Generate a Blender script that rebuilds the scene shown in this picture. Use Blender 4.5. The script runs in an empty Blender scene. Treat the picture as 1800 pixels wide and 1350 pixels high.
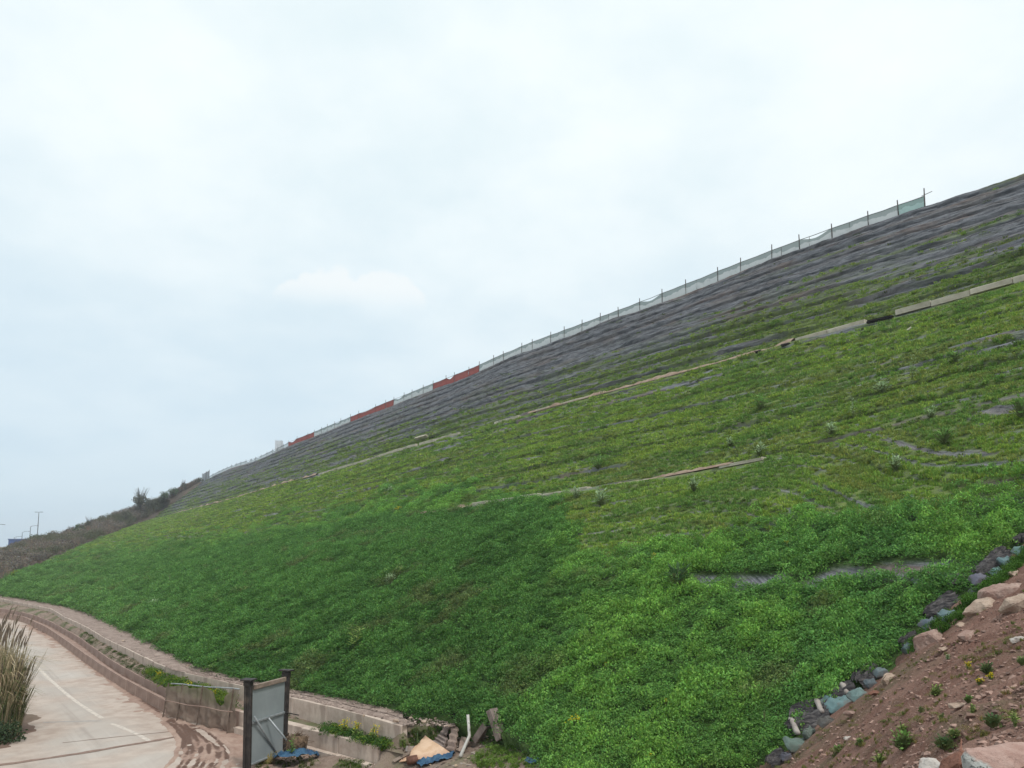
import bpy, math, random
import numpy as np
from mathutils import Vector, Matrix
from mathutils.bvhtree import BVHTree

random.seed(7)
rng = np.random.default_rng(11)
SC = bpy.context.scene
COL = SC.collection

# ------------------------------------------------------------------ camera
F_PX = 1352.0            # focal length in pixels of the 1800 px wide photograph
PITCH = math.radians(6.4)
CX, CY = 900.0, 818.0    # principal point (the photograph is shifted)
cam_data = bpy.data.cameras.new("camera")
cam = bpy.data.objects.new("camera", cam_data)
COL.objects.link(cam)
cam.location = (0, 0, 0)
cam.rotation_euler = (math.radians(90) + PITCH, 0, 0)
cam_data.sensor_width = 36.0
cam_data.lens = 36.0 * F_PX / 1800.0
cam_data.shift_y = (CY - 675.0) / 1800.0
cam_data.clip_start = 0.1
cam_data.clip_end = 12000
SC.camera = cam

# ------------------------------------------------------------------ world
SUN_EL, SUN_ROT = math.radians(58), math.radians(150)
world = bpy.data.worlds.new("World")
SC.world = world
world.use_nodes = True
wn, wl = world.node_tree.nodes, world.node_tree.links
wn.clear()
w_out = wn.new("ShaderNodeOutputWorld")
w_bg = wn.new("ShaderNodeBackground")
wl.new(w_bg.outputs[0], w_out.inputs[0])
w_sky = wn.new("ShaderNodeTexSky")
w_sky.sky_type = 'NISHITA'
w_sky.sun_disc = False
w_sky.sun_elevation = SUN_EL
w_sky.sun_rotation = SUN_ROT
w_sky.air_density = 1.0
w_sky.dust_density = 2.0
w_geo = wn.new("ShaderNodeTexCoord")
w_sep = wn.new("ShaderNodeSeparateXYZ")
wl.new(w_geo.outputs["Generated"], w_sep.inputs[0])


def wmath(op, a, b=None, clamp=False):
    n = wn.new("ShaderNodeMath"); n.operation = op; n.use_clamp = clamp
    for i, v in enumerate((a, b)):
        if v is None: continue
        if isinstance(v, (int, float)): n.inputs[i].default_value = v
        else: wl.new(v, n.inputs[i])
    return n.outputs[0]


def wmix(fac, a, b):
    n = wn.new("ShaderNodeMix"); n.data_type = 'RGBA'
    if isinstance(fac, (int, float)): n.inputs[0].default_value = fac
    else: wl.new(fac, n.inputs[0])
    for i, v in ((6, a), (7, b)):
        if isinstance(v, tuple): n.inputs[i].default_value = (*v, 1)
        else: wl.new(v, n.inputs[i])
    return n.outputs[2]


def wnoise(scale, detail, vec, rough=0.55):
    n = wn.new("ShaderNodeTexNoise")
    n.inputs["Scale"].default_value = scale
    n.inputs["Detail"].default_value = detail
    n.inputs["Roughness"].default_value = rough
    wl.new(vec, n.inputs["Vector"])
    return n.outputs[0]


SKY_STRENGTH = 0.10
EXPOSURE = 0.45
K = 1.0 / SKY_STRENGTH / 2 ** EXPOSURE
# a flat cloud deck: project the view direction on a plane overhead
w_zc = wmath('MAXIMUM', w_sep.outputs[2], 0.0)
w_den = wmath('ADD', w_zc, 0.22)
w_comb = wn.new("ShaderNodeCombineXYZ")
wl.new(wmath('DIVIDE', w_sep.outputs[0], w_den), w_comb.inputs[0])
wl.new(wmath('DIVIDE', w_sep.outputs[1], w_den), w_comb.inputs[1])
n_big = wnoise(0.9, 6, w_comb.outputs[0], 0.5)
n_fine = wnoise(2.3, 7, w_comb.outputs[0], 0.55)
n_mix = wmath('ADD', wmath('MULTIPLY', n_big, 0.5), wmath('MULTIPLY', n_fine, 0.5))
cl = wn.new("ShaderNodeMapRange"); cl.interpolation_type = 'SMOOTHSTEP'
wl.new(n_mix, cl.inputs[0])
cl.inputs[1].default_value = 0.36; cl.inputs[2].default_value = 0.62
# veil colour: bluer and a little darker near the horizon, whiter overhead
el = wn.new("ShaderNodeMapRange"); el.interpolation_type = 'SMOOTHSTEP'
wl.new(w_zc, el.inputs[0]); el.inputs[1].default_value = 0.0; el.inputs[2].default_value = 0.62
veil = wmix(el.outputs[0], (0.665 * K, 0.815 * K, 0.925 * K), (0.86 * K, 0.985 * K, 1.02 * K))
bright = wmix(cl.outputs[0], veil, (1.10 * K, 1.15 * K, 1.14 * K))
bright = wmix(wmath('ADD', wmath('MULTIPLY', el.outputs[0], 0.72), 0.10), veil, bright)
# one low cumulus, a soft edged heap on the horizon veil
cu_dir = None
W_CLOUD = (bright, w_sep)
def cam_ray(px, py):
    """Unit-depth ray of a photograph pixel in world axes (camera at the origin, looking along +y)."""
    px = np.asarray(px, float); py = np.asarray(py, float)
    X = (px - CX) / F_PX; Y = (CY - py) / F_PX
    c, s = math.cos(PITCH), math.sin(PITCH)
    d = np.stack([X + 0 * Y, c - Y * s, s + Y * c], -1)
    return d


def at_depth(px, py, D):
    d = cam_ray(px, py); return d * (np.asarray(D, float) / d[..., 1])[..., None]


def at_z(px, py, z):
    d = cam_ray(px, py); return d * (np.asarray(z, float) / d[..., 2])[..., None]


def project(P):
    P = np.asarray(P, float)
    c, s = math.cos(PITCH), math.sin(PITCH)
    zc = P[..., 1] * c + P[..., 2] * s
    yc = -P[..., 1] * s + P[..., 2] * c
    zc = np.where(zc < 0.05, 0.05, zc)
    return CX + F_PX * P[..., 0] / zc, CY - F_PX * yc / zc


# cumulus heaps: lobes given as directions on the sky
def sky_dir(px, py):
    d = cam_ray(px, py); return d / np.linalg.norm(d)


lobes = [(515, 528, 34), (560, 512, 40), (600, 518, 44), (650, 520, 42), (690, 510, 40), (722, 528, 28)]
prev = None
w_vd = wn.new("ShaderNodeVectorMath"); w_vd.operation = 'NORMALIZE'
wl.new(w_geo.outputs["Generated"], w_vd.inputs[0])
nz = wn.new("ShaderNodeTexNoise"); nz.inputs["Scale"].default_value = 38; nz.inputs["Detail"].default_value = 5
wl.new(w_vd.outputs[0], nz.inputs["Vector"])
wob = wmath('MULTIPLY', wmath('SUBTRACT', nz.outputs[0], 0.5), 0.036)
for (px, py, r) in lobes:
    d = sky_dir(px, py)
    sb = wn.new("ShaderNodeVectorMath"); sb.operation = 'DISTANCE'
    wl.new(w_vd.outputs[0], sb.inputs[0]); sb.inputs[1].default_value = tuple(d)
    dd = wmath('ADD', sb.outputs["Value"], wob)
    mr = wn.new("ShaderNodeMapRange"); mr.interpolation_type = 'SMOOTHSTEP'
    wl.new(dd, mr.inputs[0]); mr.inputs[1].default_value = r / F_PX * 1.0; mr.inputs[2].default_value = r / F_PX * 0.70
    mr.inputs[3].default_value = 0.0; mr.inputs[4].default_value = 1.0
    prev = mr.outputs[0] if prev is None else wmath('MAXIMUM', prev, mr.outputs[0])
# the heap fades out towards its base
fade = wn.new("ShaderNodeMapRange"); fade.interpolation_type = 'SMOOTHSTEP'
wl.new(w_sep.outputs[2], fade.inputs[0])
fade.inputs[1].default_value = float(sky_dir(620, 548)[2]); fade.inputs[2].default_value = float(sky_dir(620, 498)[2])
cum = wmath('MULTIPLY', prev, fade.outputs[0])
bright2 = wmix(wmath('MULTIPLY', cum, 0.72), W_CLOUD[0], (1.0 * K, 1.04 * K, 1.04 * K))
skymix = wmix(0.93, w_sky.outputs[0], bright2)
wl.new(skymix, w_bg.inputs[0])
w_bg.inputs[1].default_value = SKY_STRENGTH

# ------------------------------------------------------------------ sun behind thin cloud
sd = bpy.data.lights.new("sun", 'SUN')
sun = bpy.data.objects.new("sun", sd)
COL.objects.link(sun)
sd.energy = 1.5
sd.angle = math.radians(8)
sd.color = (1.0, 0.965, 0.91)
# nishita: rotation measured from +y towards +x ... the lamp points away from the same place in the sky
sdir = Vector((math.sin(SUN_ROT) * math.cos(SUN_EL), math.cos(SUN_ROT) * math.cos(SUN_EL), math.sin(SUN_EL)))
sun.rotation_euler = (-sdir).to_track_quat('-Z', 'Y').to_euler()
SC.view_settings.view_transform = 'Standard'
SC.view_settings.look = 'None'
SC.view_settings.exposure = EXPOSURE
SC.view_settings.gamma = 1.0
SC.view_settings.use_curve_mapping = False
SC.render.engine = 'CYCLES'
SC.cycles.max_bounces = 5
SC.cycles.diffuse_bounces = 3
SC.cycles.transparent_max_bounces = 8
SC.cycles.use_denoising = True


# ------------------------------------------------------------------ noise
def _hash(ix, iy, seed):
    h = (ix.astype(np.int64) * 374761393 + iy.astype(np.int64) * 668265263 + seed * 974711) & 0xFFFFFFFF
    h = ((h ^ (h >> 13)) * 1274126177) & 0xFFFFFFFF
    h = h ^ (h >> 16)
    return (h & 0xFFFFFF) / float(0xFFFFFF)


def vnoise(x, y, seed=0):
    x = np.asarray(x, float); y = np.asarray(y, float)
    ix = np.floor(x); iy = np.floor(y)
    fx = x - ix; fy = y - iy
    fx = fx * fx * (3 - 2 * fx); fy = fy * fy * (3 - 2 * fy)
    a = _hash(ix, iy, seed); b = _hash(ix + 1, iy, seed)
    c = _hash(ix, iy + 1, seed); d = _hash(ix + 1, iy + 1, seed)
    return (a * (1 - fx) + b * fx) * (1 - fy) + (c * (1 - fx) + d * fx) * fy


def fbm(x, y, seed=0, octaves=4, gain=0.5):
    t = 0; a = 1; s = 0
    for i in range(octaves):
        t = t + a * vnoise(np.asarray(x) * 2 ** i, np.asarray(y) * 2 ** i, seed + 17 * i); s += a; a *= gain
    return t / s          # 0..1, mean .5


def sm(x, a, b):
    t = np.clip((np.asarray(x, float) - a) / (b - a), 0, 1); return t * t * (3 - 2 * t)


# ------------------------------------------------------------------ object helpers
def link(name, me, mats=None, parent=None, **props):
    o = bpy.data.objects.new(name, me)
    COL.objects.link(o)
    if mats is not None and me is not None and len(me.materials) == 0:
        for m in (mats if isinstance(mats, (list, tuple)) else [mats]): me.materials.append(m)
    if parent is not None: o.parent = parent
    for k, v in props.items(): o[k] = v
    return o


def empty(name, loc=(0, 0, 0), rotz=0.0, **props):
    o = bpy.data.objects.new(name, None)
    COL.objects.link(o); o.location = loc; o.rotation_euler = (0, 0, rotz)
    o.empty_display_size = 0.2
    for k, v in props.items(): o[k] = v
    return o


def tag(o, label=None, category=None, group=None, kind=None):
    if label: o['label'] = label
    if category: o['category'] = category
    if group: o['group'] = group
    if kind: o['kind'] = kind
    return o


class MB:
    """collects vertices and faces of one mesh"""
    def __init__(s): s.v = []; s.f = []; s.m = []
    def add(s, verts, faces, mat=0):
        n = len(s.v); s.v.extend([tuple(map(float, p)) for p in verts])
        s.f.extend([tuple(i + n for i in f) for f in faces]); s.m.extend([mat] * len(faces)); return s
    def box(s, c, size, M=None, bev=0.0, mat=0):
        sx, sy, sz = [q / 2 for q in size]
        if bev <= 0:
            vs = [(x, y, z) for z in (-sz, sz) for x, y in ((-sx, -sy), (sx, -sy), (sx, sy), (-sx, sy))]
            fs = [(3, 2, 1, 0), (4, 5, 6, 7), (0, 1, 5, 4), (1, 2, 6, 5), (2, 3, 7, 6), (3, 0, 4, 7)]
        else:
            b = min(bev, sx * .9, sy * .9, sz * .9)
            vs = []
            for z, k in ((-sz, b), (-sz + b, 0), (sz - b, 0), (sz, b)):
                X, Y = sx - k, sy - k
                cb = b if k == 0 else b * 0.5
                vs += [(-X + cb, -Y, z), (X - cb, -Y, z), (X, -Y + cb, z), (X, Y - cb, z), (X - cb, Y, z), (-X + cb, Y, z), (-X, Y - cb, z), (-X, -Y + cb, z)]
            fs = [tuple(range(7, -1, -1)), tuple(range(24, 32))]
            for l in range(3):
                for i in range(8):
                    j = (i + 1) % 8
                    fs.append((l * 8 + i, l * 8 + j, l * 8 + 8 + j, l * 8 + 8 + i))
        M = M if M is not None else Matrix.Identity(4)
        M = Matrix.Translation(Vector(c)) @ M.to_4x4()
        return s.add([M @ Vector(p) for p in vs], fs, mat)
    def tube(s, pts, r, n=8, mat=0, cap=True):
        pts = [Vector(p) for p in pts]; rings = []
        rr = r if isinstance(r, (list, tuple)) else [r] * len(pts)
        base = len(s.v)
        for i, p in enumerate(pts):
            t = (pts[min(i + 1, len(pts) - 1)] - pts[max(i - 1, 0)]).normalized()
            a = t.orthogonal().normalized() if i == 0 else (a - t * a.dot(t)).normalized()
            b = t.cross(a)
            for k in range(n):
                ang = 2 * math.pi * k / n
                s.v.append(tuple(p + (a * math.cos(ang) + b * math.sin(ang)) * rr[i]))
        for i in range(len(pts) - 1):
            for k in range(n):
                j = (k + 1) % n
                s.f.append((base + i * n + k, base + i * n + j, base + (i + 1) * n + j, base + (i + 1) * n + k)); s.m.append(mat)
        if cap:
            s.f.append(tuple(base + k for k in range(n - 1, -1, -1))); s.m.append(mat)
            s.f.append(tuple(base + (len(pts) - 1) * n + k for k in range(n))); s.m.append(mat)
        return s
    def mesh(s, name, mats, smooth=False):
        me = bpy.data.meshes.new(name)
        me.from_pydata(s.v, [], s.f); me.update()
        for m in (mats if isinstance(mats, (list, tuple)) else [mats]): me.materials.append(m)
        if any(s.m): me.polygons.foreach_set("material_index", s.m)
        if smooth: me.polygons.foreach_set("use_smooth", [True] * len(me.polygons))
        return me
    def build(s, name, mats, parent=None, smooth=False, **props):
        return link(name, s.mesh(name, mats, smooth), None, parent, **props)


def np_mesh(name, V, Fq, mats, smooth=True, attrs=None):
    """fast mesh from numpy arrays; Fq is (n, 3) or (n, 4)"""
    me = bpy.data.meshes.new(name)
    V = np.asarray(V, np.float32).reshape(-1, 3); Fq = np.asarray(Fq, np.int32)
    k = Fq.shape[1]
    me.vertices.add(len(V)); me.vertices.foreach_set("co", V.ravel())
    me.loops.add(Fq.size); me.loops.foreach_set("vertex_index", Fq.ravel())
    me.polygons.add(len(Fq)); me.polygons.foreach_set("loop_start", np.arange(len(Fq), dtype=np.int32) * k)
    me.polygons.foreach_set("use_smooth", np.full(len(Fq), smooth))
    me.update(calc_edges=True)
    for m in (mats if isinstance(mats, (list, tuple)) else [mats]): me.materials.append(m)
    for nm, A in (attrs or {}).items():
        A = np.asarray(A, np.float32)
        if A.ndim == 2:
            if A.shape[1] == 3: A = np.concatenate([A, np.ones((len(A), 1), np.float32)], 1)
            at = me.attributes.new(nm, 'FLOAT_COLOR', 'POINT'); at.data.foreach_set("color", A.ravel())
        else:
            at = me.attributes.new(nm, 'FLOAT', 'POINT'); at.data.foreach_set("value", A)
    return me


def grid_faces(nr, nc):
    i = np.arange(nr - 1)[:, None] * nc + np.arange(nc - 1)[None, :]
    return np.stack([i, i + 1, i + nc + 1, i + nc], -1).reshape(-1, 4)


# ------------------------------------------------------------------ materials
MATS = {}


class NT:
    def __init__(s, name, rough=0.9, spec=0.2):
        s.m = bpy.data.materials.new(name); s.m.use_nodes = True
        s.n, s.l = s.m.node_tree.nodes, s.m.node_tree.links
        s.b = s.n["Principled BSDF"]; s.out = s.n["Material Output"]
        s.b.inputs["Roughness"].default_value = rough
        s.b.inputs["Specular IOR Level"].default_value = spec
        s.tc = s.n.new("ShaderNodeTexCoord"); MATS[name] = s.m
    def coord(s, kind="Object", scale=None):
        v = s.tc.outputs[kind]
        if scale is not None:
            mp = s.n.new("ShaderNodeMapping"); mp.inputs["Scale"].default_value = scale
            s.l.new(v, mp.inputs[0]); v = mp.outputs[0]
        return v
    def noise(s, scale, detail=5, rough=0.55, vec=None, distort=0.0):
        n = s.n.new("ShaderNodeTexNoise"); n.inputs["Scale"].default_value = scale
        n.inputs["Detail"].default_value = detail; n.inputs["Roughness"].default_value = rough
        n.inputs["Distortion"].default_value = distort
        s.l.new(vec if vec is not None else s.coord(), n.inputs["Vector"]); return n.outputs[0]
    def rng(s, v, a, b, c=0.0, d=1.0):
        n = s.n.new("ShaderNodeMapRange"); n.interpolation_type = 'SMOOTHSTEP'
        s.l.new(v, n.inputs[0])
        for i, q in enumerate((a, b, c, d)): n.inputs[i + 1].default_value = q
        return n.outputs[0]
    def math(s, op, a, b=None):
        n = s.n.new("ShaderNodeMath"); n.operation = op
        for i, v in enumerate((a, b)):
            if v is None: continue
            if isinstance(v, (int, float)): n.inputs[i].default_value = v
            else: s.l.new(v, n.inputs[i])
        return n.outputs[0]
    def mix(s, fac, a, b, blend='MIX'):
        n = s.n.new("ShaderNodeMix"); n.data_type = 'RGBA'; n.blend_type = blend
        if isinstance(fac, (int, float)): n.inputs[0].default_value = fac
        else: s.l.new(fac, n.inputs[0])
        for i, v in ((6, a), (7, b)):
            if isinstance(v, tuple): n.inputs[i].default_value = (*v, 1)
            else: s.l.new(v, n.inputs[i])
        return n.outputs[2]
    def attr(s, name, kind='GEOMETRY', out="Color"):
        n = s.n.new("ShaderNodeAttribute"); n.attribute_name = name; n.attribute_type = kind
        return n.outputs[out]
    def sep(s, c):
        n = s.n.new("ShaderNodeSeparateColor"); s.l.new(c, n.inputs[0]); return n.outputs
    def base(s, c):
        if isinstance(c, tuple): s.b.inputs["Base Color"].default_value = (*c, 1)
        else: s.l.new(c, s.b.inputs["Base Color"])
        return s
    def bump(s, h, dist=0.02, strength=0.6):
        n = s.n.new("ShaderNodeBump"); n.inputs["Strength"].default_value = strength
        n.inputs["Distance"].default_value = dist
        s.l.new(h, n.inputs["Height"]); s.l.new(n.outputs[0], s.b.inputs["Normal"]); return s


def simple_mat(name, c1, c2, scale=6, rough=0.85, spec=0.25, bump=0.01, metal=0.0, c3=None, vec_scale=None):
    t = NT(name, rough, spec)
    v = t.coord("Object", vec_scale) if vec_scale else None
    n1 = t.noise(scale, 6, 0.6, v)
    col = t.mix(t.rng(n1, 0.35, 0.65), c1, c2)
    if c3 is not None:
        col = t.mix(t.rng(t.noise(scale * 0.31, 5, 0.6), 0.52, 0.68), col, c3)
    t.base(col)
    t.b.inputs["Metallic"].default_value = metal
    if bump: t.bump(t.noise(scale * 5, 4, 0.6), bump, 0.5)
    return t.m
# ------------------------------------------------------------------ the embankment: long level courses running away to the left
VP = np.array([-0.5535, 0.8328])       # direction along the embankment, plan
NW = np.array([0.8328, 0.5535])        # plan direction into the hill


def uw_to_xy(u, w):
    u = np.asarray(u, float); w = np.asarray(w, float)
    return u * VP[0] + w * NW[0], u * VP[1] + w * NW[1]


def on_w(px, py, w):
    """Where the sight line of a pixel meets the vertical plane at distance w into the hill."""
    d = cam_ray(px, py)
    t = w / (d[..., 0] * NW[0] + d[..., 1] * NW[1])
    return d * np.asarray(t)[..., None]


def uwz(P):
    P = np.asarray(P)
    return np.stack([P[..., 0] * VP[0] + P[..., 1] * VP[1], P[..., 0] * NW[0] + P[..., 1] * NW[1], P[..., 2]], -1)


W1, WC = 48.0, 69.0
crest_px = [(1800, 312), (1750, 330), (1675, 352), (1626, 365), (1581, 380), (1526, 400), (1462, 422), (1406, 440), (1356, 459), (1302, 479),
            (1262, 492), (1205, 518), (1163, 532), (1124, 548), (1088, 560), (1024, 583), (969, 602), (933, 615), (884, 633), (842, 655),
            (760, 685), (689, 713), (617, 741), (552, 767), (507, 784), (457, 808), (407, 823), (380, 835), (356, 847)]
berm1_px = [(1800, 491), (1735, 510), (1650, 537), (1570, 559), (1525, 570), (1417, 597), (1385, 607), (1300, 630), (1225, 652), (1145, 672),
            (1030, 702), (950, 722), (825, 759), (725, 785), (655, 807), (562, 835), (500, 850), (400, 880), (300, 905)]
berm2_px = [(1800, 695), (1725, 713), (1675, 727), (1500, 767), (1425, 787), (1340, 814), (1267, 826), (1150, 844), (1057, 859), (950, 875), (837, 892), (737, 903), (675, 914)]


def row(pts, extra_right=None, extra_left=None):
    pts = uwz(np.array(pts, float))
    if extra_right is not None: pts = np.concatenate([np.array(extra_right, float), pts])
    if extra_left is not None: pts = np.concatenate([pts, np.array(extra_left, float)])
    o = np.argsort(pts[:, 0]); return pts[o]


def P3(lst, f):
    return [f(np.float64(a), np.float64(b)) for a, b in lst]


cr = P3(crest_px, lambda a, b: on_w(a, b, WC))
z_cr = float(np.mean([p[2] for p in cr[:4]]))
ROW_C = row(cr, [(-40, WC, z_cr - 0.4)])
b1 = P3(berm1_px, lambda a, b: on_w(a, b, W1))
end1 = uwz(at_depth(np.float64(255), np.float64(915), 308.0))
ROW_1 = row(b1, [(-40, W1, b1[0][2])], [end1])
b2 = P3(berm2_px, lambda a, b: on_w(a, b, 31.0))
left2 = [uwz(at_depth(np.float64(a), np.float64(b), D)) for a, b, D in ((550, 931, 93.), (400, 943, 118.), (300, 948, 142.), (220, 951, 170.), (155, 954, 200.))]
ROW_2 = row(b2, [(-40, 31.0, b2[0][2] + .15)], left2)
toe_px = [(850, 1282), (800, 1275), (760, 1264), (677, 1246), (580, 1226), (500, 1211), (401, 1191), (342, 1177), (313, 1157), (269, 1137), (232, 1115), (171, 1086), (122, 1068), (61, 1058), (0, 1048), (-60, 1046)]
Z_TOE = -5.5
tp = P3(toe_px, lambda a, b: at_z(a, b, Z_TOE))
ROW_T = row(tp[1:], [(-40, 7.0, -9.2), (0, 7.0, -9.2), (14, 7.4, -8.9), (18, 10.5, -6.9)])
T0, T1 = -34.0, float(ROW_C[-1, 0])
print("ends", ROW_C[-1], ROW_1[-1], ROW_2[-1], ROW_T[-1], T1)


def sample_row(R, u, smooth=5.0):
    uu = np.arange(R[0, 0], R[-1, 0] + 0.5, 0.5)
    out = []
    k = np.arange(-3 * smooth, 3 * smooth + .01, 0.5); g = np.exp(-0.5 * (k / smooth) ** 2); g /= g.sum()
    for c in (1, 2):
        v = np.interp(uu, R[:, 0], R[:, c])
        vp = np.concatenate([2 * v[0] - v[1:len(k) // 2 + 1][::-1], v, 2 * v[-1] - v[-len(k) // 2:-1][::-1]])
        vs = np.convolve(vp, g, 'same')[len(k) // 2: len(k) // 2 + len(v)]
        out.append(np.interp(u, uu, vs))
    return out


NCOL = 960
lam = np.linspace(0, 1, NCOL)
Dst, Den = 38.0 + .8328 * T0 * 0.9, 38.0 + .8328 * T1
TT = (Dst * (Den / Dst) ** lam); TT = T0 + (TT - TT[0]) / (TT[-1] - TT[0]) * (T1 - T0)


def warp(t, keep, end):
    """level courses keep their stations near the camera and fan together at the far end of the hill"""
    t = np.asarray(t, float); k = np.clip((t - keep) / (T1 - keep), 0, None)
    a = (end - keep) / (T1 - keep)
    return np.where(t < keep, t, keep + (T1 - keep) * (a * k + (1 - a) * (k - 1.0 * k ** 1.0) * 0 + (1 - a) * np.clip(k, 0, 1) * 0) + (1 - a) * 0)


def u_row(t, keep, end):
    t = np.asarray(t, float)
    k = np.clip((t - keep) / (T1 - keep), 0, 1); L = T1 - keep; E = end - keep
    # slope 1 at the start, reaching E at k = 1
    q = L * k / (1 + (L / E - 1) * k)
    return np.where(t < keep, t, keep + q)


U_C = TT
U_1 = u_row(TT, 150, ROW_1[-1, 0] - 1)
U_2 = u_row(TT, 25, ROW_2[-1, 0] - .5)
U_T = u_row(TT, 18, ROW_T[-1, 0] - .5)
rows3 = []
for R, U in ((ROW_T, U_T), (ROW_2, U_2), (ROW_1, U_1), (ROW_C, U_C)):
    w, z = sample_row(R, U, 6.0 if R is not ROW_T else 2.0)
    x, y = uw_to_xy(U, w)
    rows3.append(np.stack([x, y, z], -1))
RT, R2, R1, RC = rows3
BEN2, BEN1 = 0.7, 1.3                       # widths of the two level benches
UPn = np.array([0, 0, 1.0]); INn = np.array([NW[0], NW[1], 0])
# local inward direction of every column
inn = RC - RT; inn[:, 2] = 0; inn /= np.linalg.norm(inn, axis=1)[:, None]
segs = [(RT, R2, 190), (R2, R2 + inn * BEN2 + UPn * 0.05, 4), (R2 + inn * BEN2 + UPn * 0.05, R1, 190),
        (R1, R1 + inn * BEN1 + UPn * 0.05, 5), (R1 + inn * BEN1 + UPn * 0.05, RC, 400)]
rowsV, seg_id, seg_q, seg_f = [], [], [], []
for si, (A, B, n) in enumerate(segs):
    L = np.linalg.norm(B - A, axis=1)
    for k in range(n):
        f = k / n
        rowsV.append(A * (1 - f) + B * f); seg_id.append(np.full(NCOL, si)); seg_q.append(f * L); seg_f.append(np.full(NCOL, f))
rowsV.append(RC); seg_id.append(np.full(NCOL, 4)); seg_q.append(np.linalg.norm(RC - segs[4][0], axis=1)); seg_f.append(np.ones(NCOL))
NS = len(rowsV)
G = np.stack(rowsV)                          # (rows, cols, 3)
SEG = np.stack(seg_id); Q = np.stack(seg_q); FR = np.stack(seg_f)
A_ = np.concatenate([[0], np.cumsum(np.linalg.norm(np.diff(RC, axis=0), axis=1))])[None, :] * np.ones((NS, 1))   # metres along
Ub = (np.stack([uwz(G[:, j])[:, 0] for j in range(NCOL)], 1))
PXs, PYs = project(G)


def poly_y(pts, x):
    p = np.array(sorted(pts), float); return np.interp(x, p[:, 0], p[:, 1])


# ---- what grows where (read off the photograph, kept on the ground as vertex attributes)
LUSH_LINE = [(-300, 1040), (0, 1000), (150, 988), (300, 968), (450, 948), (600, 908), (700, 882), (800, 864), (900, 868), (955, 882), (1000, 905), (1012, 955), (1045, 1000), (1100, 985),
             (1200, 955), (1400, 925), (1600, 898), (1800, 858), (2300, 760)]
GREY_LINE = [(-300, 900), (350, 852), (480, 815), (600, 772), (800, 722), (1000, 655), (1150, 610), (1300, 545), (1450, 500), (1600, 455), (1800, 420), (2300, 310)]
jx = (fbm(Ub / 5, Q / 3, 3) - .5) * 60
lushd = (PYs + (fbm(Ub / 3, Q / 2, 5, 5, .65) - .5) * 110) - poly_y(LUSH_LINE, PXs + (fbm(Ub / 2, Q / 3, 6, 4) - .5) * 110)
LUSH = sm(lushd, -26, 30)
LUSH = np.where(SEG > 2, 0, LUSH)
greyd = poly_y(GREY_LINE, PXs) - (PYs + (fbm(Ub / 7, Q / 1.3, 8) - .5) * 70)
GREYUP = np.where(SEG == 4, sm(greyd, -55, 38), 0.0)
# striped growth: grass stands in the joints of the mat courses, long level streaks
str1 = fbm(Ub / 4.5, (Q + .6 * fbm(Ub / 12, Q / 6, 20)) / 0.42, 21, 5, .65)
str2 = fbm(Ub / 15, Q / 1.5, 33, 4)
streak = 0.5 * str1 + 0.5 * str2
near_b1 = np.where(SEG == 2, sm(FR, .72, 1.0), 0.0)
GRASS = np.where(SEG == 4, sm(streak + .07 + .06 * sm(FR, .35, 0.0), .44, .58) * (1 - GREYUP) * .85, sm(streak + .125 - .12 * near_b1, .41, .55))
GRASS = np.where((SEG == 1) | (SEG == 3), .25, GRASS)
GRASS = np.maximum(GRASS * (1 - LUSH), 0)
ln_ = (Q + 1.0 * (fbm(A_ / 22, Q / 7, 44, 3) - .5)) / 1.15; lf_ = ln_ - np.floor(ln_)
lines = np.exp(-((lf_ - .5) / .12) ** 2) * sm(fbm(A_ / 7, np.floor(ln_) * 5.1, 45, 4), .40, .52)
GRASS = GRASS * (1 - .85 * lines)
# a few isolated green streaks in the grey mats, right end
GRASS = np.maximum(GRASS, np.where(SEG == 4, sm(fbm(Ub / 14, Q / 1.1, 55, 3), .62, .72) * sm(PXs, 1250, 1500) * .5, 0))
# bare soil: top edge of the fill, beside the lower berm, small washouts
SOIL = np.where(SEG == 4, sm(FR, .965, 1.0) * .9 + sm(fbm(Ub / 6, Q / 1.2, 60, 3), .64, .78) * .35, sm(fbm(Ub / 4, Q / 1.0, 61, 3), .66, .78) * .5)
SOIL = np.maximum(SOIL, np.where(SEG == 2, sm(FR, .045, .0) * .6, 0)); SOIL = np.clip(SOIL, 0, 1)
SOIL = np.maximum(SOIL, np.where((SEG == 4), sm(FR, .02, .0) * .5, 0))
# exposed mat course inside the lush growth, right
BAND = [(1180, 1026), (1250, 1028), (1330, 1022), (1420, 1020), (1520, 1010), (1650, 1003), (1800, 985)]
bare = np.exp(-((PYs - poly_y(BAND, PXs)) / 15.0) ** 4) * sm(PXs, 1190, 1240) * sm(fbm(Ub / 1.1, Q / 3, 71, 3), .30, .46)
bare = np.where(SEG == 0, bare, 0)
LUSHC = LUSH * (1 - np.clip(bare * 1.3, 0, 1))

# ---- relief: courses of soil-filled mats, each one overhanging the next, with slumped wrinkles
slope_n = np.cross(np.gradient(G, axis=1), np.gradient(G, axis=0)); slope_n /= np.linalg.norm(slope_n, axis=2)[..., None] + 1e-9
slope_n *= np.sign(slope_n[..., 2:3] + 1e-9)
wv = 1.2 * (fbm(A_ / 30, Q / 9, 91, 3) - .5)
c_big = (Q + wv * 1.6) / 2.7; fb = c_big - np.floor(c_big)
big = sm(fb, 0, .05) * (1 - .95 * fb)
c_sm = (Q + wv + .5 * (fbm(A_ / 6, Q / 2.0, 93, 3) - .5)) / 0.46; fs_ = c_sm - np.floor(c_sm)
small = sm(fs_, 0, .16) * (1 - .9 * fs_)
wr = fbm(A_ / 1.1, Q / .22, 97, 4, .6) - .5
lump = fbm(A_ / 2.2, Q / 1.2, 99, 3) - .5
amp = np.where(SEG == 4, 1.0, np.where(SEG == 2, .55, .30)) * (1 - .75 * LUSH)
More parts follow.
